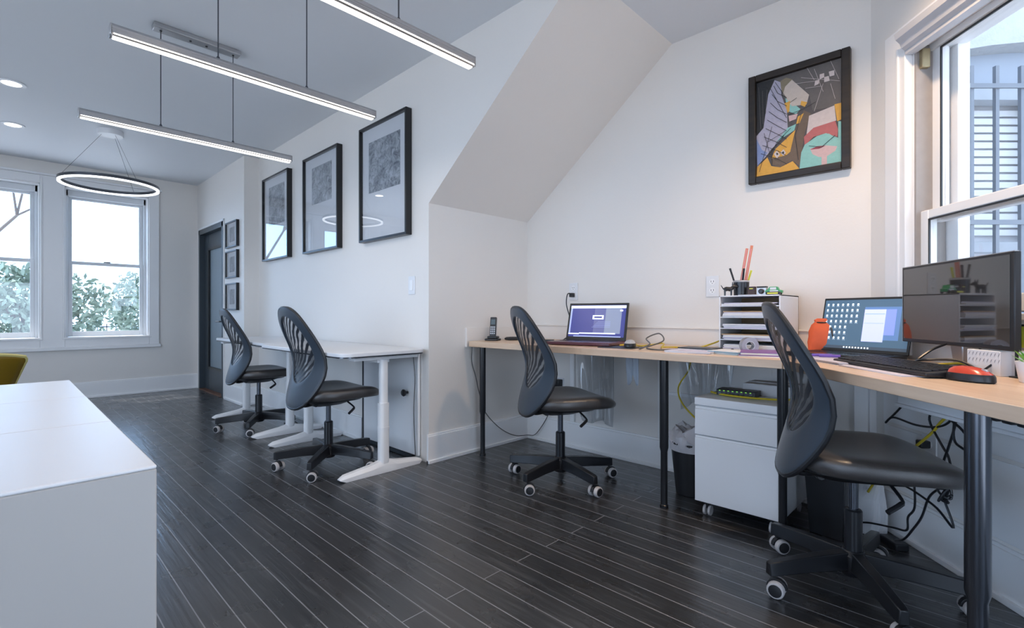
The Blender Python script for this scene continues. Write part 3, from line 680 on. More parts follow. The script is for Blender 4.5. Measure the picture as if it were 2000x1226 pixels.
g.build('label_mark', mat('glowing_green_label', (0.3, 0.9, 0.1), 0.4, emit=0.25, ecol=(0.5, 1, 0.1), noise=0.01), sw)  # yellow-green label text, given a faint glow of its own

# ================================================================== white storage units in the foreground
sg = 'white storage units in a row'
for i, (xa, xb, lab) in enumerate(((-1.107, -0.745, 'nearest white storage unit with its blank side filling the lower left corner'),
                                   (-1.475, -1.109, 'middle white storage unit of the row in the left foreground'),
                                   (-1.87, -1.477, 'white storage unit furthest from the camera, next to the yellow chair'))):
    t = thing('storage_unit', (xa, 0, 0), lab, 'cabinet', group=sg)
    w_ = xb-xa
    MB().box((0, -0.76, 0.0), (w_, 0.135, 0.727)).build('body', mat('shaded_white_laminate', (0.42, 0.405, 0.39), 0.45, noise=0.02, nscale=3), t, bevel=0.002)  # white laminate, darkened in its colour so the side looks shaded
    MB().box((0, -0.76, 0.727), (w_, 0.135, 0.732)).build('top_panel', lam_m, t, bevel=0.002)

# ================================================================== yellow chair
yc = thing('shell_chair', (-3.42, -0.15, 0), 'mustard yellow shell chair behind the white storage units', 'chair', rz=math.radians(172))
def shell(u, v):   # u across -1..1, v 0 seat front..1 back top; faces local +X
    y = 0.245*u
    if v < 0.5: x = 0.22-0.40*(v/0.5); z = 0.44-0.03*math.sin(PI*v/0.5)+0.10*abs(u)**3*(v/0.5)
    else: k = (v-0.5)/0.5; x = -0.18-0.09*k; z = 0.44+0.30*k+0.10*abs(u)**3*(1-k); x += 0.10*u*u
    y *= 0.74 if v < 0.45 else 0.74+0.36*(v-0.45)/0.55
    if v > 0.88: z -= 0.02*abs(u)**4*(v-0.88)/0.12; y *= 1-0.06*((v-0.88)/0.12)**2*abs(u)
    return (x, y, z)
b = MB(); nu, nv = 16, 22; vs = [shell(-1+2*i/nu, j/nv) for j in range(nv+1) for i in range(nu+1)]
def corner(i, j):
    return vs[j*(nu+1)+i]
b.add(vs, [(j*(nu+1)+i, j*(nu+1)+i+1, (j+1)*(nu+1)+i+1, (j+1)*(nu+1)+i) for j in range(nv) for i in range(nu)])
sh = b.build('shell', mustard_m, yc); m1 = sh.modifiers.new('solid', 'SOLIDIFY'); m1.thickness = 0.012; m1.offset = 0
rim = [shell(-1, j/nv) for j in range(3, nv+1)]+[shell(-1+2*i/nu, 1) for i in range(1, nu)]+[shell(1, j/nv) for j in range(nv, 2, -1)]
MB().tube(rim, 0.008, 6).build('rim', mustardl_m, yc)
c = MB(); c.lathe([(0.02, 0.418), (0.175, 0.420), (0.185, 0.445), (0.17, 0.462), (0.02, 0.468)], 24, (0.01, 0, 0)); c.build('seat_cushion', mustardl_m, yc)
for sx, sy in ((1, 1), (1, -1), (-1, 1), (-1, -1)):
    MB().tube([(0.09*sx, 0.09*sy, 0.42), (0.21*sx, 0.21*sy, 0.0)], [0.013, 0.009], 10).build('leg', birch_m, yc)

# ================================================================== pendant lights
def pendant(x, label):
    t = thing('linear_pendant', (x, 0.79, ZC), label, 'lamp', group='long silver pendant lamps')
    z0 = 1.90-ZC; L = 0.52; r = 0.022
    b = MB(); prof = [(-r, 0.010), (-r, 0.034), (-r*0.75, 0.044), (r*0.75, 0.044), (r, 0.034), (r, 0.010), (r*0.55, 0.003), (-r*0.55, 0.003)]
    b.add([(px, -L, z0+pz) for px, pz in prof]+[(px, L, z0+pz) for px, pz in prof],
          [tuple(range(8)), tuple(range(15, 7, -1))]+[(i, 8+i, 8+(i+1)%8, (i+1)%8) for i in range(8)])
    for q in (0.018, 0.026): b.box((r-0.001, -L, z0+q), (r+0.0015, L, z0+q+0.003)); b.box((-r-0.0015, -L, z0+q), (-r+0.001, L, z0+q+0.003))
    b.build('bar', chrome_m, t, smooth=False)
    e = MB().box((-r*0.5, -L+0.006, z0-0.0015), (r*0.5, L-0.006, z0+0.0035))
    for s in (-1, 1): e.box((s*r*0.88, -L+0.006, z0+0.006), (s*r*1.03, L-0.006, z0+0.0095))
    e.build('light_strip', led_m, t)
    for s in (-1, 1): MB().box((-r, s*L-0.004, z0+0.003), (r, s*L+0.004, z0+0.042)).build('end_cap', chrome_m, t, bevel=0.002)
    for s in (-1, 1):
        c = MB().tube([(0, s*0.18, z0+0.044), (0, s*0.18, -0.02)], 0.0028, 6); c.lathe([(0.007, 0.042), (0.007, 0.052), (0.003, 0.06)], 10, (0, s*0.18, z0)); c.build('suspension_rod', steel_m, t)
    c = MB().box((-0.035, -0.215, -0.028), (0.035, 0.215, 0)); co = c.build('canopy', chrome_m, t, bevel=0.004)
    k = MB()
    for y in (-0.18, -0.04, 0.04, 0.18): k.lathe([(0.006, -0.032), (0.006, -0.027)], 10, (0, y, 0))
    k.build('canopy_screw', blk_m, co)
    d = light('pendant_glow', 'AREA', (x, 0.79, 1.894), 3.0, (1.0, 0.90, 0.80), shape='RECTANGLE', size=0.04, size_y=1.0, rot=(0, 0, 0))
    return t
pendant(-3.27, 'silver linear pendant furthest away, its ceiling plate in view')
pendant(-2.24, 'middle silver linear pendant hanging in front of the ceiling plate')
pendant(-1.49, 'nearest silver linear pendant crossing the top edge of the photo')

# ring pendant
rp = thing('ring_pendant', (-5.47, 0.66, ZC), 'thin white ring pendant hanging in front of the far window', 'lamp')
MB().lathe([(0.09, 0), (0.09, -0.035), (0.085, -0.042), (0.001, -0.042)][::-1], 32).build('canopy', lam_m, rp)
zr = 2.02-ZC; Rr = 0.335
def ring(r0, r1, z0, z1, n=64):
    b = MB(); vs = []; 
    for r, z in ((r0, z0), (r1, z0), (r1, z1), (r0, z1)):
        for k in range(n): a = 2*PI*k/n; vs.append((r*math.cos(a), r*math.sin(a), z))
    fs = [(i*n+k, i*n+(k+1)%n, ((i+1)%4)*n+(k+1)%n, ((i+1)%4)*n+k) for i in range(4) for k in range(n)]
    b.add(vs, fs); return b
ring(Rr-0.012, Rr+0.012, zr+0.006, zr+0.03).build('ring', steel_m, rp)
ring(Rr-0.010, Rr+0.010, zr-0.006, zr+0.006).build('light_strip', ledc_m, rp)
for k in range(3):
    a = 2*PI*k/3+0.4; MB().tube([(0.06*math.cos(a), 0.06*math.sin(a), -0.04), (Rr*math.cos(a), Rr*math.sin(a), zr+0.03)], 0.0012, 5).build('suspension_wire', steel_m, rp)

# recessed downlights; the last three are unseen, added for warm light
for i, (x, y, lab, e) in enumerate(((-4.82, 0.05, 'round recessed downlight at the left edge nearest the camera', 3), (-5.87, 0.07, 'round recessed downlight at the left edge, further down the ceiling', 3),
                              (-0.22, 1.85, 'recessed downlight above the window worktop', 24), (-1.05, 0.6, 'unseen recessed downlight added above the camera for warm fill', 2), (-0.9, -1.2, 'unseen recessed downlight added behind the camera for warm fill', 3), (-3.0, -1.2, 'unseen recessed downlight added over the middle of the room for warm fill', 3))):
    t = thing('downlight', (x, y, ZC), lab, 'lamp', group='recessed ceiling downlights')
    ring(0.052, 0.075, -0.006, -0.0005, 32).build('trim_ring', lam_m, t)
    MB().lathe([(0.001, -0.004), (0.052, -0.004), (0.052, -0.0005)], 28).build('lens', down_m, t)
    light('downlight_glow', 'SPOT', (x, y, ZC-0.012), e*4.2, (1.0, 0.70, 0.44) if i > 1 else (1, 0.92, 0.84), spot_size=math.radians(140), spot_blend=0.8, shadow_soft_size=0.05)

# ================================================================== pictures
def framed(name, x0, x1, z0, z1, y, fw, fd, label, cat, group, mats, mat_w=0.03, win=None):
    t = thing(name, ((x0+x1)/2, y, (z0+z1)/2), label, cat, group=group)
    hw, hh = (x1-x0)/2, (z1-z0)/2; b = MB()
    b.box((-hw, -fd, -hh), (-hw+fw, 0, hh)).box((hw-fw, -fd, -hh), (hw, 0, hh)).box((-hw+fw, -fd, -hh), (hw-fw, 0, -hh+fw)).box((-hw+fw, -fd, hh-fw), (hw-fw, 0, hh))
    b.build('frame', mats, t, bevel=0.0015)
    MB().box((-hw+fw, -fd*0.45, -hh+fw), (hw-fw, -fd*0.3, hh-fw)).build('mat_board', paper_m, t)
    a0, a1, c0, c1 = win
    MB().box((-hw+2*hw*a0, -fd*0.45-0.002, -hh+2*hh*c0), (-hw+2*hw*a1, -fd*0.45, -hh+2*hh*c1)).build('print', print_m, t)
    MB().box((-hw+fw, -fd*0.75, -hh+fw), (hw-fw, -fd*0.75-0.002, hh-fw)).build('glass', pglass_m, t)
    return t
framed('framed_print', -3.255, -2.66, 1.425, 2.235, YA, 0.016, 0.045, 'tall black-framed print nearest the alcove, largest of the three in the row', 'picture', 'tall framed prints', mblk_m, win=(0.17, 0.83, 0.42, 0.86))
framed('framed_print', -4.21, -3.585, 1.425, 2.225, YA, 0.016, 0.045, 'tall black-framed print in the middle of the three in the row', 'picture', 'tall framed prints', mblk_m, win=(0.22, 0.78, 0.50, 0.88))
framed('framed_print', -5.15, -4.53, 1.43, 2.23, YA, 0.016, 0.045, 'tall black-framed print furthest away, next to the wall corner', 'picture', 'tall framed prints', mblk_m, win=(0.2, 0.8, 0.42, 0.88))
for z0, z1, lab in ((1.61, 1.88, 'small framed certificate beside the door, topmost of the three'), (1.29, 1.575, 'small framed certificate beside the door, middle of the three'), (0.955, 1.235, 'small framed certificate beside the door, lowest of the three')):
    framed('framed_certificate', -5.86, -5.50, z0, z1, YF, 0.014, 0.03, lab, 'picture', 'small framed certificates', mblk_m, win=(0.28, 0.72, 0.22, 0.78))

# abstract painting in its dark wood frame
ab = thing('abstract_painting', (-0.678, YC, 1.8675), 'colourful abstract painting in a dark wooden frame above the worktop', 'painting')
hw, hh = 0.222, 0.278; fw = 0.035; fd = 0.035
b = MB().box((-hw, -fd, -hh), (-hw+fw, 0, hh)).box((hw-fw, -fd, -hh), (hw, 0, hh)).box((-hw+fw, -fd, -hh), (hw-fw, 0, -hh+fw)).box((-hw+fw, -fd, hh-fw), (hw-fw, 0, hh))
b.build('frame', dkwood_m, ab, bevel=0.004)
b = MB(); i_ = fw-0.006; e_ = 0.004
b.box((-hw+i_, -fd*0.8, -hh+i_), (-hw+i_+e_, -0.004, hh-i_)).box((hw-i_-e_, -fd*0.8, -hh+i_), (hw-i_, -0.004, hh-i_)).box((-hw+i_, -fd*0.8, -hh+i_), (hw-i_, -0.004, -hh+i_+e_)).box((-hw+i_, -fd*0.8, hh-i_-e_), (hw-i_, -0.004, hh-i_))
b.build('inner_slip', mat('cream_slip', (0.6, 0.5, 0.35), 0.5, noise=0.05), ab)
POLY = {
'black_left': [(0.0, 1.0), (0.23, 0.99), (0.15, 0.85), (0.11, 0.63), (0.08, 0.51), (0.0, 0.44)],
'grey_top': [(0.23, 0.99), (0.46, 1.0), (1.0, 1.0), (1.0, 0.54), (0.68, 0.57), (0.64, 0.74), (0.44, 0.93), (0.32, 0.93)],
'lav': [(0.23, 0.98), (0.32, 0.93), (0.31, 0.81), (0.38, 0.63), (0.39, 0.44), (0.32, 0.35), (0.19, 0.27), (0.12, 0.2), (0.01, 0.11), (0.0, 0.44), (0.09, 0.51), (0.11, 0.63), (0.15, 0.85)],
'blue_bl': [(0.0, 0.41), (0.07, 0.28), (0.14, 0.24), (0.01, 0.11)],
'hair': [(0.3, 0.95), (0.37, 0.97), (0.45, 0.93), (0.36, 0.88), (0.33, 0.82), (0.31, 0.87)],
'face': [(0.44, 0.93), (0.64, 0.73), (0.61, 0.64), (0.44, 0.66), (0.33, 0.81), (0.36, 0.88)],
'teal1': [(0.31, 0.8), (0.36, 0.76), (0.39, 0.62), (0.49, 0.57), (0.54, 0.61), (0.44, 0.7)],
'yel1': [(0.35, 0.71), (0.42, 0.72), (0.41, 0.62), (0.39, 0.6)],
'yel2': [(0.55, 0.69), (0.62, 0.66), (0.59, 0.62), (0.54, 0.65)],
'mouth': [(0.4, 0.57), (0.51, 0.57), (0.49, 0.52), (0.41, 0.51)],
'tealneck': [(0.39, 0.45), (0.49, 0.47), (0.47, 0.41), (0.25, 0.33)],
'yelneck': [(0.51, 0.54), (0.58, 0.56), (0.53, 0.47), (0.49, 0.47)],
'brown': [(0.58, 0.59), (0.66, 0.54), (0.59, 0.36), (0.56, 0.21), (0.53, 0.04), (0.44, 0.11), (0.29, 0.06), (0.19, 0.11), (0.19, 0.2), (0.39, 0.24), (0.46, 0.38)],
'yel3': [(0.48, 0.41), (0.24, 0.26), (0.19, 0.17), (0.37, 0.17), (0.42, 0.2)],
'yelbot': [(0.0, 0.0), (0.01, 0.11), (0.14, 0.19), (0.19, 0.09), (0.3, 0.06), (0.45, 0.1), (0.53, 0.01)],
'tealbig': [(0.53, 0.01), (0.55, 0.17), (0.59, 0.24), (0.73, 0.3), (0.83, 0.31), (0.96, 0.24), (0.96, 0.4), (1.0, 0.39), (1.0, 0.0)],
'teal2': [(0.59, 0.24), (0.73, 0.3), (0.86, 0.3), (0.97, 0.22), (1.0, 0.18), (1.0, 0.0), (0.73, 0.01), (0.53, 0.01)],
'white': [(0.64, 0.52), (0.92, 0.56), (0.94, 0.41), (0.73, 0.39), (0.61, 0.33)],
'yelr': [(0.92, 0.57), (1.0, 0.57), (1.0, 0.41), (0.95, 0.4)],
'red': [(0.58, 0.32), (0.69, 0.39), (0.93, 0.41), (0.96, 0.32), (0.95, 0.25), (0.83, 0.31), (0.69, 0.3), (0.59, 0.23)],
'cup': [(0.65, 0.19), (0.83, 0.19), (0.95, 0.16), (0.93, 0.12), (0.83, 0.08), (0.75, 0.09), (0.68, 0.13)],
'cuprim': [(0.65, 0.18), (0.73, 0.2), (0.83, 0.19), (0.75, 0.17)],
'stem': [(0.78, 0.09), (0.84, 0.09), (0.84, 0.0), (0.78, 0.0)],
'e1': [(0.22, 0.21), (0.26, 0.24), (0.3, 0.19), (0.26, 0.16)],
'e2': [(0.3, 0.21), (0.34, 0.24), (0.37, 0.2), (0.34, 0.17)],
'e1p': [(0.25, 0.21), (0.26, 0.22), (0.28, 0.2), (0.26, 0.19)],
'e2p': [(0.32, 0.21), (0.34, 0.22), (0.35, 0.2), (0.34, 0.19)],
'c1': [(0.76, 0.9), (0.81, 0.9), (0.81, 0.86), (0.76, 0.85)],
'c2': [(0.86, 0.9), (0.92, 0.9), (0.92, 0.85), (0.87, 0.85)],
'c3': [(0.71, 0.85), (0.76, 0.85), (0.75, 0.81), (0.7, 0.8)],
'c4': [(0.81, 0.86), (0.86, 0.86), (0.87, 0.81), (0.81, 0.81)],
}
pc_ = {'base': (0.09, 0.08, 0.08), 'blk': (0.02, 0.02, 0.022), 'gry': (0.13, 0.115, 0.11), 'lav': (0.42, 0.40, 0.50), 'blu': (0.22, 0.29, 0.52), 'olive': (0.24, 0.20, 0.13), 'flesh': (0.56, 0.48, 0.42), 'teal': (0.25, 0.52, 0.48), 'yel': (0.68, 0.36, 0.06), 'brn': (0.15, 0.105, 0.075), 'wht': (0.60, 0.52, 0.50), 'red': (0.46, 0.13, 0.13), 'pink': (0.60, 0.42, 0.42), 'mar': (0.30, 0.06, 0.08)}
order = [('black_left','blk'),('grey_top','gry'),('lav','lav'),('blue_bl','blu'),('hair','olive'),('brown','brn'),('yelneck','yel'),('teal1','teal'),('face','flesh'),('yel1','yel'),('yel2','yel'),('mouth','pink'),('tealneck','teal'),('yel3','yel'),('yelbot','yel'),('tealbig','teal'),('white','wht'),('red','red'),('teal2','teal'),('yelr','yel'),('cup','pink'),('cuprim','mar'),('stem','pink'),('e1','wht'),('e2','wht'),('e1p','blk'),('e2p','blk'),('c1','wht'),('c2','wht'),('c3','wht'),('c4','wht')]
keys = list(pc_); pm = [mat('paint_'+k, v, 0.55, noise=0.12, nscale=60, bump=0.2, bscale=200) for k, v in pc_.items()]
b = MB(); cw, chh = hw-fw, hh-fw; yy = -fd*0.4
P2 = lambda u, v, l: (-cw+2*cw*min(1, max(0, u)), yy-0.0004*l, -chh+2*chh*min(1, max(0, v)))
b.box((-cw, yy, -chh), (cw, -0.002, chh), keys.index('base'))
for l, (nm, ck) in enumerate(order):
    P = POLY[nm]; b.add([P2(u, v, l*0.3+1) for u, v in P], [tuple(range(len(P)))], keys.index(ck))
def stroke(P, wd, ck, l=14):
    for (u0, v0), (u1, v1) in zip(P, P[1:]):
        a_ = Vector((u0*cw*2, v0*chh*2)); c_ = Vector((u1*cw*2, v1*chh*2)); d_ = (c_-a_).normalized(); n_ = Vector((-d_.y, d_.x))*wd
        q = [a_+n_, a_-n_, c_-n_, c_+n_]; b.add([P2(v_.x/cw/2, v_.y/chh/2, l) for v_ in q], [(0, 1, 2, 3)], keys.index(ck))
for k in range(9):   # ribs of the striped sleeve
    v = 0.92-k*0.085; stroke([(0.22-0.02*k, v), (0.27, v-0.09), (0.38, v-0.16)], 0.0012, 'blk')
for P in ([(0.10, 0.45), (0.18, 0.2)], [(0.2, 0.5), (0.04, 0.05)], [(0.15, 0.35), (0.36, 0.42)], [(0.18, 0.9), (0.38, 0.55)], [(0.24, 0.95), (0.38, 0.75)], [(0.02, 0.12), (0.2, 0.25), (0.35, 0.38)]): stroke(P, 0.0010, 'blk')
for P in ([(0.70, 0.97), (0.80, 0.72)], [(0.88, 1.0), (0.97, 0.80)], [(0.55, 0.92), (0.98, 0.78)], [(0.80, 0.80), (0.70, 0.55)], [(0.88, 0.78), (0.93, 0.62)], [(0.62, 1), (0.70, 0.86)], [(0.45, 0.88), (0.75, 0.84)], [(0.60, 0.80), (0.78, 0.78)]): stroke(P, 0.0007, 'wht')
for P in ([(0.42, 0.70), (0.50, 0.73)], [(0.40, 0.58), (0.58, 0.60), (0.72, 0.64)], [(0.20, 0.10), (0.20, 0.25), (0.27, 0.33), (0.43, 0.44)], [(0.55, 0.55), (0.48, 0.35), (0.52, 0.10)], [(0.64, 0.22), (0.78, 0.18), (0.93, 0.27)]): stroke(P, 0.0011, 'blk')
for P in ([(0.03, 0.95), (0.06, 0.5)], [(0.08, 0.9), (0.09, 0.55)], [(0.14, 0.9), (0.12, 0.65)]): stroke(P, 0.0008, 'gry')
b.build('canvas', pm, ab, smooth=False)

# ================================================================== wall plates
def plate(name, o, d, n, z, label, cat, kind):
    t = thing(name, (o[0], o[1], z), label, cat, rz=math.atan2(d[1], d[0]))
    # local x along the wall, local -y into the room
    MB().box((-0.036, -0.006, -0.058), (0.036, 0, 0.058)).build('cover_plate', lam_m, t, bevel=0.002)
    if kind == 'switch': MB().box((-0.016, -0.010, -0.033), (0.016, -0.006, 0.033)).build('rocker', trim_m, t, bevel=0.002)
    else:
        for zz in (-0.024, 0.024):
            s = MB().lathe([(0.016, 0), (0.016, 0.003)], 16); 
            s2 = MB(); s2.M = Matrix.Translation((0, -0.006, zz)) @ Matrix.Rotation(PI/2, 4, 'X'); s2.lathe([(0.017, 0), (0.017, 0.002)], 16); so = s2.build('socket', trim_m, t)
            k = MB(); k.box((-0.008, -0.0086, zz-0.002), (-0.0055, -0.0078, zz+0.008)).box((0.0055, -0.0086, zz-0.002), (0.008, -0.0078, zz+0.008)).box((-0.002, -0.0086, zz-0.010), (0.002, -0.0078, zz-0.006)); k.build('socket_slot', blkp_m, so)
    return t
plate('light_switch', (-2.655, YA), (1, 0), None, 1.10, 'white light switch on the wall beneath the framed print', 'switch', 'switch')
plate('wall_outlet', (-1.097, YC), (1, 0), None, 1.07, 'white wall outlet left of the paper sorter, nothing plugged in', 'outlet', 'outlet')
plate('wall_outlet', (-2.05, YC), (1, 0), None, 1.07, 'white wall outlet above the open laptop with a plug in it', 'outlet', 'outlet')
plate('wall_outlet', (-2.17, YC), (1, 0), None, 0.41, 'white wall outlet low behind the alcove chair', 'outlet', 'outlet')
pg = thing('power_adapter', (-2.17, YC-0.0085, 0.43), 'black power adapter in the low outlet behind the alcove chair', 'adapter')
MB().box((-0.028, -0.045, -0.02), (0.028, 0, 0.03)).build('adapter_body', blkp_m, pg, bevel=0.004)

# ================================================================== things on the alcove worktop
Z = WT
def one(name, b, m, label, cat, group=None, bevel=0.0, loc=(0, 0, 0), rz=0.0, smooth=True):
    o = b.build(name, m, bevel=bevel, smooth=smooth); o.location = loc; o.rotation_euler = (0, 0, rz); return tag(o, label, cat, group)
def cable(pts, r, m, label, k=6, name='cable'):
    return one(name, MB().tube(cr(pts, k), r, 6), m, label, 'cable')
sil_m = mat('silver_plastic', (0.5, 0.51, 0.53), 0.3, 0.3, noise=0.04)

ph = thing('cordless_phone', (-2.375, 2.275, Z), 'black and silver cordless phone in its charging base at the worktop left end', 'phone', rz=0.5)
b = MB().box((-0.045, -0.04, 0), (0.045, 0.045, 0.014)).box((-0.034, -0.02, 0.014), (0.034, 0.04, 0.03)); b.build('charging_base', blkp_m, ph, bevel=0.005)
b = MB(); b.M = Matrix.Translation((0, 0.0, 0.022)) @ Matrix.Rotation(-0.18, 4, 'X'); b.box((-0.022, -0.010, 0), (0.022, 0.004, 0.135)); hs = b.build('handset', blkp_m, ph, bevel=0.005)
M_ = b.M; b = MB(); b.M = M_; b.box((-0.023, 0.004, 0), (0.023, 0.013, 0.132)); b.build('handset_back', sil_m, hs, bevel=0.004)
b = MB(); b.M = M_; b.box((-0.015, -0.0112, 0.085), (0.015, -0.0098, 0.118)); b.build('display', mat('lcd', (0.12, 0.16, 0.18), 0.1, noise=0.05), hs)
b = MB(); b.M = M_
for r in range(4):
    for c in range(3): b.box((-0.016+c*0.012, -0.0115, 0.02+r*0.014), (-0.008+c*0.012, -0.0098, 0.029+r*0.014))
b.build('keypad', sil_m, hs)

b = MB().lathe([(0.03, 0), (0.05, 0.004), (0.052, 0.014), (0.04, 0.022), (0.01, 0.024)], 24); b.v = [(x*1.1, y*0.6, z) for x, y, z in b.v]
one('conference_microphone', b, blkp_m, 'low oval black gadget lying right of the cordless phone', 'gadget', loc=(-2.31, 2.40, Z), rz=0.9)
one('usb_drive', MB().box((-0.03, -0.012, 0), (0.03, 0.012, 0.012)), blkp_m, 'tiny black stick lying left of the laptop behind the chair back', 'gadget', bevel=0.003, loc=(-2.04, 2.46, Z), rz=0.4)

def laptop(loc, rz, w, d, sh, lean, basem, label, screen):
    t = thing('laptop', loc, label, 'laptop', rz=rz)
    MB().box((-w/2, -d, 0.003), (w/2, 0, 0.020)).build('base', basem, t, bevel=0.004)
    kb = MB()
    for r in range(5):
        for c in range(14): kb.box((-w*0.43+c*w*0.0615, -d*0.18-r*0.018-0.014, 0.0195), (-w*0.43+(c+0.86)*w*0.0615, -d*0.18-r*0.018, 0.0215))
    kb.build('keyboard', blkp_m, t)
    MB().box((-0.05, -d*0.92, 0.0195), (0.05, -d*0.62, 0.0206)).build('touchpad', steel_m, t)
    L = MB(); L.M = Matrix.Translation((0, 0.004, 0.018)) @ Matrix.Rotation(-lean, 4, 'X'); L.box((-w/2, 0, 0), (w/2, 0.008, sh)); lid = L.build('lid', blk_m, t, bevel=0.003)
    MB().tube([(-w*0.3, 0.002, 0.014), (w*0.3, 0.002, 0.014)], 0.007, 8).build('hinge', blkp_m, t)
    s = MB(); s.M = L.M; ms = screen(s, w, sh); s.build('screen', ms, lid, smooth=False)
    return t
def em(name, c, e): return mat(name, c, 0.25, emit=e, ecol=c, noise=0.001)
def scr1(s, w, sh):
    a, b_, c, d = -w/2+0.014, w/2-0.014, 0.022, sh-0.014; W_, H_ = b_-a, d-c
    R = lambda x0, x1, y0, y1, l, k: s.add([(a+W_*x0, -0.0006*l-0.0005, c+H_*y0), (a+W_*x1, -0.0006*l-0.0005, c+H_*y0), (a+W_*x1, -0.0006*l-0.0005, c+H_*y1), (a+W_*x0, -0.0006*l-0.0005, c+H_*y1)], [(0, 1, 2, 3)], k)
    R(0, 1, 0, 1, 1, 0)
    for i in range(12): R(0.45+i*0.04, 0.49+i*0.04, 0.11, 0.89, 1.2, 1 if i < 5 else 2)
    R(0, 1, 0.90, 0.985, 2, 3); R(0.0, 0.03, 0.1, 0.9, 2, 4); R(0.0, 0.2, 0.07, 0.11, 2, 3); R(0.2, 0.85, 0.09, 0.13, 2, 3); R(0.1, 0.95, 0.0, 0.03, 2, 4)
    R(0.42, 0.62, 0.55, 0.68, 2, 3); R(0.45, 0.59, 0.59, 0.64, 3, 0); R(0.9, 0.95, 0.80, 0.85, 3, 3)
    for i in range(6): R(0.42+0.02*i, 0.75, 0.30+i*0.035, 0.305+i*0.035, 3, 4)
    return [em('scr_navy', (0.030, 0.036, 0.16), 1.3), em('scr_indigo', (0.075, 0.085, 0.21), 1.2), em('scr_lilac', (0.16, 0.19, 0.28), 1.2), em('scr_white', (0.62, 0.68, 0.9), 1.1), em('scr_pale', (0.3, 0.36, 0.62), 1.0)]
laptop((-1.70, 2.47, Z), 0.20, 0.385, 0.25, 0.235, 0.28, maroon_m, 'open dark laptop with a navy window on its screen, in the alcove behind the chair', scr1)
def scr2(s, w, sh):
    a, b_, c, d = -w/2+0.008, w/2-0.008, 0.014, sh-0.010; W_, H_ = b_-a, d-c
    R = lambda x0, x1, y0, y1, l, k: s.add([(a+W_*x0, -0.0006*l-0.0005, c+H_*y0), (a+W_*x1, -0.0006*l-0.0005, c+H_*y0), (a+W_*x1, -0.0006*l-0.0005, c+H_*y1), (a+W_*x0, -0.0006*l-0.0005, c+H_*y1)], [(0, 1, 2, 3)], k)
    R(0, 1, 0, 1, 1, 0); R(0.5, 0.9, 0.2, 0.85, 1.1, 1); R(0.55, 0.85, 0.3, 0.8, 1.15, 4); R(0, 1, 0, 0.06, 1.2, 5)
    for r in range(7):
        for k in range(7 if r in (0, 1, 2, 3) else 5):
            x = 0.03+k*0.062; y = 0.88-r*0.115; R(x, x+0.022, y, y+0.045, 2, 3); R(x-0.004, x+0.03, y-0.018, y-0.010, 2, 2)
    R(0.50, 0.74, 0.16, 0.80, 2, 6); R(0.51, 0.73, 0.70, 0.72, 3, 2); R(0.51, 0.73, 0.52, 0.53, 3, 2)
    for k in range(9): R(0.30+k*0.035, 0.318+k*0.035, 0.015, 0.045, 3, 3)
    return [em('scr_teal', (0.05, 0.10, 0.16), 1.0), em('scr_blue', (0.08, 0.16, 0.34), 1.1), em('scr_greyblue', (0.3, 0.4, 0.5), 1.0), em('scr_icon', (0.7, 0.8, 0.85), 1.0), em('scr_glow', (0.16, 0.22, 0.62), 1.2), em('scr_bar', (0.04, 0.06, 0.09), 1.0), em('scr_window', (0.45, 0.50, 0.72), 1.0)]
lp = laptop((-0.385, 2.455, Z), math.radians(-22), 0.355, 0.21, 0.235, 0.22, blk_m, 'open laptop with a grid of desktop icons, half hidden by the widescreen monitor', scr2)
cable([(-2.05, 2.715, 1.055), (-2.055, 2.67, 1.05), (-2.06, 2.665, 0.98), (-2.03, 2.66, 0.90), (-1.99, 2.64, 0.80), (-2.0, 2.56, 0.75), (-1.93, 2.44, 0.748), (-1.89, 2.43, 0.752)], 0.004, blk_m, 'black power cable from the wall outlet down to the alcove laptop')
pl = thing('power_plug', (-2.05, YC-0.0086, 1.046), 'black plug sitting in the outlet above the alcove laptop', 'plug')
MB().box((-0.015, -0.028, -0.014), (0.015, 0, 0.014)).build('plug_body', blkp_m, pl, bevel=0.004)

one('mouse_mat', MB().prism(rrect(-0.10, -0.085, 0.10, 0.085, 0.015), 0, 0.003), blkp_m, 'black mouse mat beside the alcove laptop', 'mouse mat', loc=(-1.40, 2.28, Z), rz=0.1)
def mouse(loc, rz, topm, label, s=1.0):
    t = thing('computer_mouse', loc, label, 'computer mouse', rz=rz)
    def hull(zs, k):
        n = 20; vs = []; fs = []
        for z, a, b_, ox in zs:
            for i in range(n):
                q = 2*PI*i/n; vs.append((s*(ox+a*math.cos(q)), s*b_*math.sin(q)*(1+0.08*math.cos(2*q)), s*z))
        for j in range(len(zs)-1):
            for i in range(n): fs.append((j*n+i, j*n+(i+1)%n, (j+1)*n+(i+1)%n, (j+1)*n+i))
        fs.append(tuple(range(n-1, -1, -1))); fs.append(tuple((len(zs)-1)*n+i for i in range(n)))
        k.add(vs, fs); return k
    hull([(0, 0.052, 0.029, 0), (0.004, 0.056, 0.033, 0), (0.016, 0.055, 0.033, 0), (0.022, 0.052, 0.031, 0)], MB()).build('mouse_body', blkp_m, t)
    hull([(0.021, 0.052, 0.031, 0), (0.030, 0.044, 0.026, 0.004), (0.037, 0.030, 0.019, 0.008), (0.040, 0.012, 0.008, 0.010)], MB()).build('mouse_top', topm, t)
    w = MB().tube([(s*-0.032, s*-0.004, s*0.028), (s*-0.032, s*0.004, s*0.028)], s*0.008, 12); w.build('scroll_wheel', sil_m, t)
    return t
mouse((-1.352, 2.29, Z+0.003), 2.0, sil_m, 'black and silver computer mouse on the black mat beside the alcove laptop')
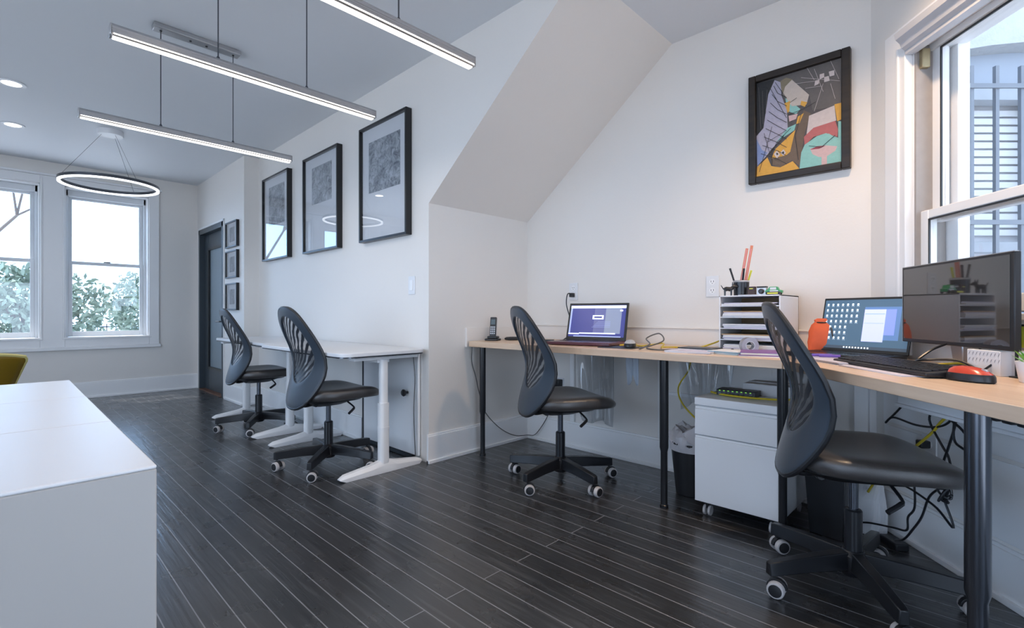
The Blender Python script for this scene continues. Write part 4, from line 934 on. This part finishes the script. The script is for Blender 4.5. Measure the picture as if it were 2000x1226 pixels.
cable([(-1.30, 2.30, Z+0.006), (-1.24, 2.20, Z+0.006), (-1.20, 2.22, Z+0.03), (-1.29, 2.35, Z+0.05), (-1.245, 2.40, Z+0.075), (-1.20, 2.36, Z+0.04), (-1.25, 2.28, Z+0.007), (-1.15, 2.20, Z+0.005), (-1.10, 2.24, Z+0.006), (-1.06, 2.33, Z+0.008)], 0.0035, gcab_m, 'dark grey cable standing in a loop on the worktop between mouse and papers')
one('cable_adapter', MB().box((-0.022, -0.012, 0), (0.022, 0.012, 0.014)), blkp_m, 'small black adapter at the end of the looped grey cable', 'adapter', bevel=0.003, loc=(-1.05, 2.34, Z), rz=0.9)
cable([(-1.47, 2.38, Z+0.004), (-1.42, 2.44, Z+0.012), (-1.34, 2.38, Z+0.006), (-1.26, 2.47, Z+0.02), (-1.21, 2.36, Z+0.006), (-1.17, 2.30, Z+0.012), (-1.16, 2.42, Z+0.006), (-1.06, 2.42, Z+0.006), (-1.0, 2.50, Z+0.03), (-0.97, 2.62, Z+0.06)], 0.004, yel_m, 'yellow network cable snaking across the worktop behind the looped grey cable')
# hanging below / yellow leads
cable([(-1.172, 2.62, 0.70), (-1.172, 2.62, 0.665), (-1.183, 2.61, 0.603), (-1.224, 2.58, 0.514), (-1.16, 2.50, 0.44), (-1.02, 2.42, 0.36), (-0.985, 2.40, 0.30)], 0.0045, yel_m, 'yellow network cable hanging under the worktop beside the pedestal cabinet')
cable([(-0.955, 2.36, 0.546), (-0.90, 2.32, 0.546), (-0.83, 2.30, 0.547), (-0.74, 2.31, 0.546), (-0.64, 2.35, 0.546), (-0.612, 2.36, 0.55)], 0.0045, yel_m, 'yellow network cable lying on the pedestal cabinet in front of the switch')
cable([(-2.44, 2.149, 0.70), (-2.46, 2.165, 0.60), (-2.455, 2.195, 0.50), (-2.452, 2.22, 0.40), (-2.448, 2.27, 0.26), (-2.44, 2.40, 0.13), (-2.44, 2.55, 0.05), (-2.43, 2.68, 0.03), (-2.36, 2.695, 0.05), (-2.25, 2.70, 0.20), (-2.18, 2.705, 0.38)], 0.003, gcab_m, 'thin grey cable drooping along the alcove wall behind the left black leg')

# soft sheets
def sheet(name, x0, x1, z0, z1, y, m, label, cat, fold=0.012, nf=5, ragged=0.0, seed=1, rz=0.0, loc=None):
    rnd = random.Random(seed); nx, nz = 28, 16; b = MB(); vs = []
    for j in range(nz+1):
        for i in range(nx+1):
            u, v = i/nx, j/nz; w = 1-0.25*(1-v)*ragged
            zz = z0+(z1-z0)*v + (ragged*0.03*math.sin(u*9+seed)*(1-v)**3)
            vs.append(((u-0.5)*(x1-x0)*w, fold*(0.3+0.7*(1-v))*math.sin(u*nf*PI*2+seed+v*1.5)+fold*0.4*math.sin(u*17+v*5+seed), zz))
    b.add(vs, [(j*(nx+1)+i, j*(nx+1)+i+1, (j+1)*(nx+1)+i+1, (j+1)*(nx+1)+i) for j in range(nz) for i in range(nx)])
    o = one(name, b, m, label, cat, loc=loc or ((x0+x1)/2, y, 0), rz=rz); k = o.modifiers.new('solid', 'SOLIDIFY'); k.thickness = 0.001; return o
sheet('cloth', -1.475, -1.385, 0.548, 0.705, 2.45, mat('pale_cloth', (0.50, 0.56, 0.64), 0.8, noise=0.04), 'pale blue cloth hanging down from the worktop between the black legs', 'cloth', 0.008, 2, 1.0, 3)
sheet('plastic_sheet', -1.24, -0.93, 0.42, 0.704, 2.60, plastic_m, 'clear plastic sheet hanging under the worktop above the waste bin', 'plastic sheet', 0.014, 4, 0.8, 5)
sheet('plastic_sheet', -1.97, -1.68, 0.22, 0.704, 2.66, plastic_m, 'clear plastic sheet hanging under the worktop behind the alcove chair seat', 'plastic sheet', 0.012, 3, 0.5, 8)

# ------------------------------------------------------------------ paper sorter with everything on it
so_ = thing('paper_sorter', (-0.80, 2.55, Z), 'white open-front paper sorter stacked with shelves at the back of the worktop', 'paper sorter')
sw_, sd_, shh = 0.135, 0.145, 0.265
MB().box((-sw_, -sd_, 0), (-sw_+0.006, sd_, shh)).build('side_panel', lam_m, so_, bevel=0.001); MB().box((sw_-0.006, -sd_, 0), (sw_, sd_, shh)).build('side_panel', lam_m, so_, bevel=0.001)
MB().box((-sw_, sd_-0.005, 0), (sw_, sd_, shh)).build('back_panel', kraft_m, so_)
MB().box((-sw_, -sd_, shh-0.006), (sw_, sd_, shh)).build('top_panel', lam_m, so_, bevel=0.001)
for k in range(5): MB().box((-sw_+0.006, -sd_, k*0.053), (sw_-0.006, sd_-0.005, k*0.053+0.005)).build('shelf', lam_m, so_, bevel=0.001)
loads = [('thick pile of white papers on the lowest shelf of the paper sorter', 0.030), ('white papers with a dark folder on the second lowest shelf of the sorter', 0.026), ('white papers on the middle shelf of the paper sorter', 0.020), ('curling white papers on the second highest shelf of the sorter', 0.028), ('white papers on the highest shelf of the paper sorter', 0.014)]
for k, (lab, hgt) in enumerate(loads):
    t = thing('paper_stack', (-0.80, 2.545, Z+k*0.053+0.005), lab, 'papers', group='papers in the sorter'); n = max(3, int(hgt/0.005)); rnd = random.Random(k)
    for j in range(n):
        a_ = rnd.uniform(-0.02, 0.02); b = MB(); b.M = Matrix.Rotation(a_, 4, 'Z'); o_ = rnd.uniform(-0.006, 0.006)
        b.box((-0.115+o_, -0.150+rnd.uniform(-0.004, 0.010), j*hgt/n), (0.115+o_, 0.12, (j+0.82)*hgt/n)); b.build('paper_bundle', kraft_m if (k in (1, 3) and j == n-1) else (mat('lilac_paper', (0.62, 0.60, 0.72), 0.7, noise=0.03) if (j+k) % 4 == 2 else paper_m), t)
ZT = Z+shh
cup = thing('pen_cup', (-0.865, 2.50, ZT), 'dark wire pen cup at the left end of the paper sorter top', 'pen cup')
b = MB(); b.lathe([(0.030, 0), (0.034, 0.002), (0.036, 0.075), (0.033, 0.075), (0.031, 0.005), (0.004, 0.005)], 20); b.build('cup', blk_m, cup)
MB().lathe([(0.0365, 0.066), (0.038, 0.070), (0.0365, 0.074)], 20).build('rim', sil_m, cup)
for k, (dx, lab) in enumerate(((-0.006, 'left one of two long copper-orange rulers standing in the pen cup'), (0.014, 'right one of two long copper-orange rulers standing in the pen cup'))):
    t = thing('ruler', (-0.870+dx, 2.50, ZT+0.007), lab, 'ruler', group='rulers in the pen cup'); b = MB(); b.M = Matrix.Rotation(0.17, 4, 'Y'); b.box((-0.006, -0.0015, 0), (0.006, 0.0015, 0.225+0.012*k)); b.build('ruler_blade', coppr_m, t)
    b2 = MB(); b2.M = b.M; b2.box((-0.0015, -0.0021, 0.06), (0.0015, -0.0014, 0.22)); b2.build('ruler_edge', pink_m, t)
for k, (dx, dy, ax, L, m, lab) in enumerate(((-0.018, -0.012, -0.30, 0.135, blkp_m, 'black pen leaning left in the pen cup'), (0.012, -0.016, 0.10, 0.125, blkp_m, 'black marker upright in the pen cup'), (0.020, 0.010, 0.28, 0.120, yelb_m, 'yellowish pencil leaning right in the pen cup'))):
    b = MB(); b.M = Matrix.Rotation(ax, 4, 'Y'); b.lathe([(0.0015, 0), (0.0045, 0.012), (0.0045, L-0.012), (0.005, L-0.011), (0.005, L), (0.002, L+0.001)], 10)
    one('pen', b, m, lab, 'pen', group='pens in the pen cup', loc=(-0.865+dx*0.5, 2.50+dy, ZT+0.007))
# small black toy dog perched by the cup, grey ball figure and boxes
dg = thing('toy_figure', (-0.905, 2.445, ZT), 'small black four-legged toy with upright ears in front of the pen cup', 'toy', rz=0.4)
b = MB()
b.tube(cr([(-0.020, 0, 0.028), (-0.008, 0, 0.034), (0.010, 0, 0.033), (0.022, 0, 0.046)], 3), [0.007, 0.010, 0.011, 0.011, 0.010, 0.011, 0.011, 0.009, 0.008, 0.006], 10)
for lx in (-0.016, 0.012):
    for ly in (-0.006, 0.006): b.tube([(lx, ly, 0.028), (lx, ly, 0.0)], [0.0045, 0.0035], 7)
b.tube([(0.020, 0, 0.046), (0.030, 0, 0.047), (0.040, 0, 0.043)], [0.009, 0.008, 0.004], 8); b.tube([(0.018, 0.004, 0.050), (0.017, 0.007, 0.066)], [0.004, 0.001], 6); b.tube([(0.018, -0.004, 0.050), (0.017, -0.007, 0.066)], [0.004, 0.001], 6)
b.tube([(-0.022, 0, 0.032), (-0.034, 0, 0.052)], [0.003, 0.0015], 6)
b.build('toy_body', blk_m, dg)
bx = thing('small_box', (-0.806, 2.47, ZT), 'small dark brown box with a gold mark on top of the paper sorter', 'box')
MB().box((-0.016, -0.012, 0), (0.016, 0.012, 0.042)).build('carton', mat('dark_brown_card', (0.045, 0.022, 0.018), 0.5, noise=0.1), bx, bevel=0.001); MB().box((-0.008, -0.0128, 0.030), (0.008, -0.0118, 0.034)).build('gold_mark', yelb_m, bx)
cm = thing('compact_camera', (-0.762, 2.475, ZT), 'small black and grey compact camera between brown box and green toy car', 'camera')
MB().box((-0.022, -0.012, 0), (0.022, 0.012, 0.036)).build('camera_body', sil_m, cm, bevel=0.003); MB().box((-0.022, -0.0125, 0.036), (0.022, 0.012, 0.042)).build('camera_top', blkp_m, cm, bevel=0.002)
b = MB(); b.M = Matrix.Translation((0, -0.012, 0.018)) @ Matrix.Rotation(PI/2, 4, 'X'); b.lathe([(0.012, 0), (0.012, 0.008), (0.008, 0.012), (0.002, 0.012)], 16); b.build('lens', blkp_m, cm)
tc_ = thing('toy_car', (-0.708, 2.465, ZT), 'small green and white toy car at the right end of the paper sorter top', 'toy')
b = MB().prismy([(-0.034, 0.008), (0.034, 0.008), (0.036, 0.020), (0.022, 0.024), (0.014, 0.038), (-0.016, 0.038), (-0.026, 0.024), (-0.036, 0.020)], -0.013, 0.013); b.build('car_body', green_m, tc_, bevel=0.002)
MB().box((-0.014, -0.0135, 0.024), (0.012, 0.0135, 0.035)).box((-0.015, -0.0138, 0.012), (0.020, -0.013, 0.021)).build('white_trim', paper_m, tc_)
for x in (-0.022, 0.022):
    for s_ in (-1, 1): MB().tube([(x, s_*0.010, 0.008), (x, s_*0.015, 0.008)], 0.008, 12).build('wheel', blkp_m, tc_)
yd = thing('label_maker', (-0.702, 2.43, ZT), 'flat black gadget with a yellow stripe in front of the toy car', 'gadget')
MB().box((-0.030, -0.010, 0), (0.030, 0.010, 0.014)).build('casing', blkp_m, yd, bevel=0.004); MB().box((-0.022, -0.0106, 0.004), (0.022, -0.0098, 0.010)).build('yellow_stripe', yelb_m, yd)
one('paper_slip', MB().box((-0.045, -0.018, 0), (0.045, 0.018, 0.002)), paper_m, 'white paper slip hanging over the front edge of the sorter top', 'paper', loc=(-0.80, 2.42, ZT), rz=0.06)

# papers and odds on the worktop near the corner
def sheets(name, loc, rz, w, d, n, mats, label, group=None, th=0.0018, cat='papers'):
    t = thing(name, loc, label, cat, rz=rz, group=group); rnd = random.Random(int(abs(loc[0]*1000)))
    for k in range(n):
        b = MB(); b.M = Matrix.Rotation(rnd.uniform(-0.07, 0.07), 4, 'Z'); b.box((-w/2, -d/2, k*th), (w/2, d/2, (k+0.8)*th)); b.build('sheet', mats[k % len(mats)], t)
    return t
sheets('paper_stack', (-0.99, 2.24, Z), 0.12, 0.21, 0.17, 5, [paper_m, mat('lilac_paper', (0.6, 0.6, 0.7), 0.7), paper_m], 'loose white sheets near the worktop edge left of the paper sorter', 'papers on the worktop')
nb = sheets('notebook', (-1.00, 2.34, Z), 0.05, 0.17, 0.12, 3, [blkp_m, paper_m, blkp_m], 'black-covered notebook lying left of the paper sorter', th=0.006, cat='notebook')
sheets('paper_stack', (-0.83, 2.27, Z), -0.2, 0.15, 0.13, 5, [paperb_m, paper_m, paperb_m], 'teal-blue booklets lying in front of the paper sorter', 'papers on the worktop', 0.003)
sheets('paper_stack', (-0.70, 2.26, Z), 0.3, 0.16, 0.17, 5, [paper_m, mat('purple_card', (0.25, 0.12, 0.35), 0.5), paper_m], 'white sheets with a purple edge half hidden by the near chair back', 'papers on the worktop', 0.004)
tp = thing('tape_roll', (-0.775, 2.335, Z+0.024), 'roll of clear packing tape lying in front of the paper sorter', 'tape roll', rz=0.6)
b = ring(0.020, 0.036, -0.022, 0.022, 32); b.v = [(x, z, y) for x, y, z in b.v]; b.build('tape', mat('clear_tape', (0.45, 0.45, 0.50), 0.15, noise=0.05, alpha=0.75), tp); tp.location.z = Z+0.0365
b = ring(0.017, 0.020, -0.022, 0.022, 32); b.v = [(x, z, y) for x, y, z in b.v]; b.build('core', sil_m, tp)
one('binder_clip', MB().prismy([(-0.018, 0), (0.018, 0), (0.004, 0.016), (-0.004, 0.016)], -0.012, 0.012), blkp_m, 'black binder clip lying on the sheets in front of the sorter', 'clip', loc=(-0.86, 2.37, Z), rz=0.3)

op = thing('orange_pouch', (-0.535, 2.555, Z), 'orange fabric pouch with black drawstring standing between the near chair and the icon-screen laptop', 'pouch', rz=-0.1)
b = MB(); rings = [(0.045, 0.030, 0), (0.055, 0.036, 0.008), (0.054, 0.035, 0.05), (0.050, 0.030, 0.10), (0.043, 0.022, 0.128), (0.030, 0.012, 0.142), (0.034, 0.012, 0.150), (0.022, 0.008, 0.158)]
vs = []; n = 28
for a, c, z in rings:
    for k in range(n): q = 2*PI*k/n; w_ = 1+0.07*math.sin(5*q+z*40); vs.append((a*math.copysign(abs(math.cos(q))**0.6, math.cos(q))*w_, c*math.copysign(abs(math.sin(q))**0.6, math.sin(q))*w_, z))
b.add(vs, [(j*n+k, j*n+(k+1)%n, (j+1)*n+(k+1)%n, (j+1)*n+k) for j in range(len(rings)-1) for k in range(n)]+[tuple(range(n-1, -1, -1)), tuple((len(rings)-1)*n+k for k in range(n))]); b.build('pouch_body', orange_m, op)
MB().tube([(0.024*math.cos(2*PI*k/16), 0.018*math.sin(2*PI*k/16), 0.140) for k in range(17)]+[(0.045, -0.03, 0.11), (0.056, -0.038, 0.05)], 0.003, 6).build('drawstring', blkp_m, op)

# ================================================================== things on the window worktop
th = math.atan2(DD[1], DD[0])
def W(s, n): return (KN[0]+DD[0]*s+DN[0]*n, KN[1]+DD[1]*s+DN[1]*n)   # along the worktop edge, towards the window
mo = thing('monitor', (-0.088, 2.155, Z), 'large black widescreen monitor, switched off, in front of the window', 'monitor', rz=math.radians(-57.1))
hwm = 0.262
MB().box((-hwm, -0.004, 0.075), (hwm, 0.014, 0.352)).build('casing', blkp_m, mo, bevel=0.003)
MB().box((-hwm+0.008, -0.0052, 0.088), (hwm-0.014, -0.0035, 0.344)).build('screen', mat('glossy_black_screen', (0.03, 0.028, 0.028), 0.04, noise=0.02, spec=1.0, coat=0.6), mo)
MB().box((-hwm-0.001, -0.0045, 0.351), (hwm+0.001, 0.006, 0.3535)).box((-hwm-0.002, -0.0045, 0.075), (-hwm, 0.002, 0.352)).build('silver_edge', chrome_m, mo)
MB().box((-0.13, 0.014, 0.12), (0.13, 0.040, 0.30)).build('rear_housing', blkp_m, mo, bevel=0.01)
b = MB(); b.add([(-0.030, 0.012, 0.085), (0.030, 0.012, 0.085), (0.022, 0.020, 0.0), (-0.022, 0.020, 0.0), (-0.030, 0.034, 0.10), (0.030, 0.034, 0.10), (0.022, 0.040, 0.0), (-0.022, 0.040, 0.0)], [(0,3,2,1), (4,5,6,7), (0,1,5,4), (1,2,6,5), (2,3,7,6), (3,0,4,7)]); b.build('neck', chrome_m, mo, bevel=0.004)
b = MB().lathe([(0.085, 0), (0.09, 0.003), (0.086, 0.008), (0.02, 0.010)], 32, (0, 0.03, 0)); b.build('foot', chrome_m, mo)

kb = thing('keyboard', (-0.215, 1.985, Z+0.004), 'black full-size keyboard lying on papers in front of the monitor', 'keyboard', rz=th)
b = MB(); b.add([(-0.22, -0.068, 0), (0.22, -0.068, 0), (0.22, 0.068, 0), (-0.22, 0.068, 0), (-0.22, -0.068, 0.012), (0.22, -0.068, 0.012), (0.22, 0.068, 0.024), (-0.22, 0.068, 0.024)], [(0,3,2,1), (4,5,6,7), (0,1,5,4), (1,2,6,5), (2,3,7,6), (3,0,4,7)]); b.build('keyboard_case', blkp_m, kb, bevel=0.004)
k_ = MB()
for r in range(6):
    for c in range(21):
        x = -0.208+c*0.0198; y = -0.056+r*0.0185; z = 0.012+(y+0.068)/0.136*0.012; k_.box((x, y, z), (x+0.0165, y+0.0155, z+0.005))
k_.build('keys', mat('key_plastic', (0.03, 0.03, 0.034), 0.45, noise=0.05), kb)
sheets('paper_stack', (-0.20, 1.955, Z), th+0.05, 0.30, 0.20, 2, [paper_m, mat('lilac_paper', (0.6, 0.6, 0.7), 0.7)], 'white sheets under the front of the black keyboard', 'papers on the worktop')
sheets('paper_stack', (-0.42, 2.165, Z), th+0.1, 0.28, 0.14, 4, [paper_m, mat('lilac_paper', (0.6, 0.6, 0.7), 0.7)], 'white and lilac sheets between the near chair back and the icon-screen laptop', 'papers on the worktop', 0.0025)
for k, (x, y, r) in enumerate(((-0.47, 2.235, 0.5), (-0.44, 2.215, 0.2))):
    b = MB().tube([(-0.035, 0, 0.006), (0.035, 0, 0.006)], 0.0055, 8)
    one('highlighter', b, mat('violet_plastic', (0.20, 0.12, 0.55), 0.3, noise=0.05), ('left', 'right')[k]+' one of two short violet highlighters on the sheets by the icon-screen laptop', 'pen', group='violet highlighters', loc=(x, y, Z+0.011), rz=r)
mouse((-0.035, 1.785, Z), 2.55, red_m, 'black computer mouse with red top near the worktop edge', 1.0)
cable([(-0.10, 2.16, 0.82), (-0.135, 2.12, 0.80), (-0.17, 2.08, 0.765), (-0.15, 2.04, 0.772), (-0.07, 2.05, 0.775), (-0.02, 2.02, 0.75), (0.0, 1.95, 0.745)], 0.004, blk_m, 'black cable looping down from the monitor to the keyboard')
cable([(-0.03, 2.12, 0.84), (-0.01, 2.05, 0.80), (0.03, 2.04, 0.795), (0.01, 2.0, 0.775), (-0.01, 1.99, 0.755)], 0.003, blk_m, 'short black cable bent in a loop right of the monitor neck')
cable([(-0.13, 2.20, Z+0.006), (-0.06, 2.14, Z+0.020), (-0.03, 2.06, Z+0.012), (-0.05, 2.02, Z+0.008)], 0.004, yel_m, 'short yellow cable on the worktop under the monitor')

pb = thing('tissue_box', (0.022, 2.045, Z), 'white box with a grey leaf pattern right of the monitor neck', 'box', rz=th)
MB().box((-0.055, -0.045, 0), (0.055, 0.045, 0.072)).build('carton', paper_m, pb, bevel=0.002)
b = MB()
for r in range(2):
    for c in range(9):
        x = -0.049+c*0.0122; z = 0.036+r*0.018; b.add([(x, -0.0456, z), (x+0.003, -0.0456, z+0.004), (x+0.0075, -0.0456, z+0.013), (x+0.003, -0.0456, z+0.009)], [(0, 1, 2, 3)])
b.build('leaf_pattern', mat('grey_print', (0.25, 0.26, 0.30), 0.6, noise=0.05), pb, smooth=False)
cb_ = thing('storage_carton', (*W(0.98, 0.50), Z), 'white cardboard box against the window sill at the right edge of the photo', 'box', rz=th)
MB().box((-0.11, -0.05, 0), (0.11, 0.05, 0.24)).build('carton', mat('carton_white', (0.66, 0.63, 0.64), 0.7, noise=0.04), cb_, bevel=0.002)
b = MB()
for k, wd in enumerate((0.010, 0.006, 0.009, 0.004, 0.010, 0.007)): b.box((-0.095+k*0.016, -0.0506, 0.175), (-0.095+k*0.016+wd, -0.0498, 0.177 if k % 2 else 0.186))
b.build('printing', MATS['grey_print'], cb_, smooth=False)
pp = thing('potted_plant', (0.085, 1.86, Z), 'small green plant in a white pot at the right edge of the window worktop', 'plant')
MB().lathe([(0.026, 0), (0.028, 0.002), (0.036, 0.055), (0.033, 0.055), (0.030, 0.046), (0.004, 0.046)], 24).build('pot', paper_m, pp)
b = MB(); rnd = random.Random(4)
for k in range(16):
    a = rnd.uniform(0, 2*PI); L_ = rnd.uniform(0.03, 0.06); lean = rnd.uniform(0.2, 0.9); d_ = Vector((math.cos(a)*lean, math.sin(a)*lean, 1)).normalized(); p0 = Vector((0.012*math.cos(a), 0.012*math.sin(a), 0.045)); sd = Vector((-math.sin(a), math.cos(a), 0))*0.008
    b.add([p0, p0+d_*L_*0.5+sd, p0+d_*L_+Vector((math.cos(a), math.sin(a), 0))*0.01, p0+d_*L_*0.5-sd], [(0, 1, 2, 3)])
b.build('foliage', mat('bright_leaf', (0.16, 0.42, 0.07), 0.4, noise=0.2), pp, smooth=False)
nt_ = thing('note_holder', (0.075, 1.965, Z), 'black holder with a yellow-green note behind the little plant', 'note holder', rz=th)
MB().box((-0.03, -0.004, 0), (-0.026, 0.004, 0.15)).box((-0.03, -0.004, 0.144), (0.03, 0.004, 0.15)).box((0.026, -0.004, 0), (0.03, 0.004, 0.15)).box((-0.03, -0.02, 0), (0.03, 0.02, 0.004)).build('stand', blkp_m, nt_, bevel=0.001)
MB().box((-0.026, -0.0015, 0.085), (0.026, 0.0015, 0.144)).build('note', yelb_m, nt_)

# ================================================================== under the worktops
wb = thing('waste_bin', (-1.095, 2.47, 0), 'tapered black waste bin with a white liner beside the pedestal cabinet', 'bin')
MB().lathe([(0.078, 0), (0.082, 0.004), (0.108, 0.255), (0.112, 0.258), (0.112, 0.266), (0.104, 0.266), (0.078, 0.01), (0.01, 0.01)], 32).build('bin_body', blkp_m, wb)
b = MB(); n = 40; vs = []; rnd = random.Random(3); L3 = [(0.113, 0.225), (0.116, 0.262), (0.112, 0.285), (0.098, 0.31), (0.085, 0.335), (0.055, 0.325), (0.03, 0.30)]
for j, (r, z) in enumerate(L3):
    for k in range(n):
        q = 2*PI*k/n; a_ = 0 if j < 1 else 0.012; vs.append(((r+a_*math.sin(q*7+j)*rnd.uniform(0.2, 1))*math.cos(q), (r+a_*math.cos(q*9+j*2))*math.sin(q)*0.99, z+a_*1.4*math.sin(q*5+j*1.7)+rnd.uniform(-0.004, 0.004)*(j > 1)))
b.add(vs, [(j*n+k, j*n+(k+1)%n, (j+1)*n+(k+1)%n, (j+1)*n+k) for j in range(len(L3)-1) for k in range(n)]); b.build('bin_liner', mat('white_film', (0.6, 0.6, 0.64), 0.3, noise=0.15, nscale=20, alpha=0.9), wb)

kb_ = thing('black_bin', (-0.475, 2.415, 0), 'tall black paper bin with brown cardboard in it behind the near chair', 'bin', rz=-0.15)
b = MB(); b.add([(-0.062, -0.055, 0), (0.062, -0.055, 0), (0.062, 0.055, 0), (-0.062, 0.055, 0), (-0.078, -0.07, 0.29), (0.078, -0.07, 0.29), (0.078, 0.07, 0.29), (-0.078, 0.07, 0.29), (-0.072, -0.064, 0.29), (0.072, -0.064, 0.29), (0.072, 0.064, 0.29), (-0.072, 0.064, 0.29), (-0.058, -0.05, 0.01), (0.058, -0.05, 0.01), (0.058, 0.05, 0.01), (-0.058, 0.05, 0.01)],
  [(0,3,2,1), (0,1,5,4), (1,2,6,5), (2,3,7,6), (3,0,4,7), (4,5,9,8), (5,6,10,9), (6,7,11,10), (7,4,8,11), (8,9,13,12), (9,10,14,13), (10,11,15,14), (11,8,12,15), (12,13,14,15)]); b.build('bin_body', blkp_m, kb_, bevel=0.003)
cbd = MB(); cbd.M = Matrix.Rotation(0.3, 4, 'Y'); cbd.box((-0.05, -0.03, 0.06), (0.03, -0.024, 0.345)).box((-0.03, 0.01, 0.06), (0.045, 0.016, 0.325))
cc = one('cardboard_piece', MB().box((-0.045, -0.003, 0), (0.045, 0.003, 0.32)), mat('brown_card', (0.45, 0.22, 0.08), 0.7, noise=0.15, nscale=12), 'piece of brown cardboard sticking out of the tall black bin', 'cardboard', loc=(-0.475, 2.40, 0.012), rz=-0.1)
bg_ = thing('paper_bag', (-0.365, 2.545, 0), 'crumpled white paper bag standing in the corner behind the near chair column', 'bag', rz=-0.4)
b = MB(); vs = []; n = 24; rnd = random.Random(6); RR = [(0.055, 0.04, 0), (0.058, 0.043, 0.01), (0.060, 0.042, 0.08), (0.055, 0.036, 0.15), (0.055, 0.022, 0.20), (0.052, 0.010, 0.225)]
for a, c, z in RR:
    for k in range(n):
        q = 2*PI*k/n; cx_, sy = math.cos(q), math.sin(q); j_ = 1+0.05*rnd.uniform(-1, 1)*(z > 0.005); vs.append((a*math.copysign(abs(cx_)**0.5, cx_)*j_, c*math.copysign(abs(sy)**0.5, sy)*j_, z))
b.add(vs, [(j*n+k, j*n+(k+1)%n, (j+1)*n+(k+1)%n, (j+1)*n+k) for j in range(len(RR)-1) for k in range(n)]+[tuple(range(n-1, -1, -1))]); b.build('bag', paper_m, bg_, smooth=False)

# power strip under the window worktop and its tangle of leads
ps = thing('power_strip', (*W(0.68, 0.23), 0.67), 'black power strip fixed under the window worktop with leads hanging from it', 'power strip', rz=th)
MB().box((-0.11, -0.025, 0), (0.11, 0.025, 0.034)).build('casing', blkp_m, ps, bevel=0.004)
for k in range(5): MB().box((-0.09+k*0.04, -0.016, -0.022), (-0.062+k*0.04, 0.016, 0)).build('plug', blkp_m, ps, bevel=0.004)
def lead(P, lab, m=blk_m, r=0.0038): cable(P, r, m, lab)
lead([(-0.20, 2.26, 0.665), (-0.209, 2.298, 0.616), (-0.243, 2.337, 0.559), (-0.279, 2.38, 0.509), (-0.285, 2.37, 0.500), (-0.26, 2.358, 0.525), (-0.185, 2.269, 0.522), (-0.119, 2.191, 0.54), (-0.085, 2.151, 0.582), (-0.075, 2.139, 0.66)], 'black lead making the widest loop to the left under the window worktop')
lead([(-0.129, 2.202, 0.66), (-0.129, 2.202, 0.611), (-0.147, 2.224, 0.553), (-0.112, 2.183, 0.479), (-0.096, 2.163, 0.452), (-0.085, 2.151, 0.40)], 'black lead hanging in a zigzag below the power strip')
lead([(-0.096, 2.163, 0.66), (-0.105, 2.175, 0.592), (-0.06, 2.121, 0.549), (-0.030, 2.10, 0.50), (0.0, 2.07, 0.47)], 'black lead running down right towards the near metal leg')
lead([(-0.07, 2.133, 0.66), (-0.082, 2.148, 0.524), (-0.06, 2.121, 0.492), (-0.02, 2.09, 0.485)], 'short black lead curving behind the near metal leg')
lead([(-0.065, 2.131, 0.66), (-0.078, 2.145, 0.56), (-0.095, 2.16, 0.48), (-0.109, 2.179, 0.42), (-0.112, 2.183, 0.342)], 'black lead dropping from the power strip to the knotted leads')
lead([(-0.193, 2.279, 0.33), (-0.191, 2.277, 0.226), (-0.212, 2.302, 0.176), (-0.216, 2.305, 0.127), (-0.26, 2.358, 0.106), (-0.346, 2.44, 0.074), (-0.40, 2.47, 0.05)], 'black lead stepping down to the floor behind the near chair column')
lead([(-0.112, 2.183, 0.342), (-0.147, 2.224, 0.288), (-0.17, 2.251, 0.203), (-0.198, 2.284, 0.139), (-0.226, 2.317, 0.086), (-0.26, 2.40, 0.045)], 'black lead running down to the adapter on the floor')
lead([(-0.217, 2.307, 0.285), (-0.185, 2.269, 0.281), (-0.126, 2.199, 0.262), (-0.082, 2.148, 0.225), (-0.112, 2.183, 0.317)], 'black lead forming a pointed loop below the knot')
rnd = random.Random(9); K_ = [(-0.105+rnd.uniform(-0.022, 0.022), 2.175+rnd.uniform(-0.02, 0.02), 0.325+rnd.uniform(-0.035, 0.03)) for _ in range(14)]
lead(K_, 'knotted bundle of black leads below the near chair seat')
lead([(-0.053, 2.114, 0.64), (-0.112, 2.183, 0.561), (-0.14, 2.216, 0.511), (-0.20, 2.28, 0.43), (-0.30, 2.42, 0.30), (-0.36, 2.50, 0.18)], 'yellow network cable sloping down behind the near chair seat', yel_m, 0.0045)
fa = thing('floor_adapter', (-0.27, 2.455, 0), 'black power adapter lying on the floor by the baseboard under the window', 'adapter', rz=th)
MB().box((-0.05, -0.025, 0), (0.05, 0.025, 0.028)).build('adapter_body', blkp_m, fa, bevel=0.005)
plate('wall_outlet', dpt(0.36, -0.012), DD, None, 0.40, 'white wall outlet low under the window worktop with a black plug', 'outlet', 'outlet')
pq = thing('power_plug', (*dpt(0.36, -0.0205), 0.424), 'black plug in the low outlet under the window worktop', 'plug', rz=th)
MB().box((-0.016, -0.035, -0.014), (0.016, 0, 0.014)).build('plug_body', blkp_m, pq, bevel=0.004)
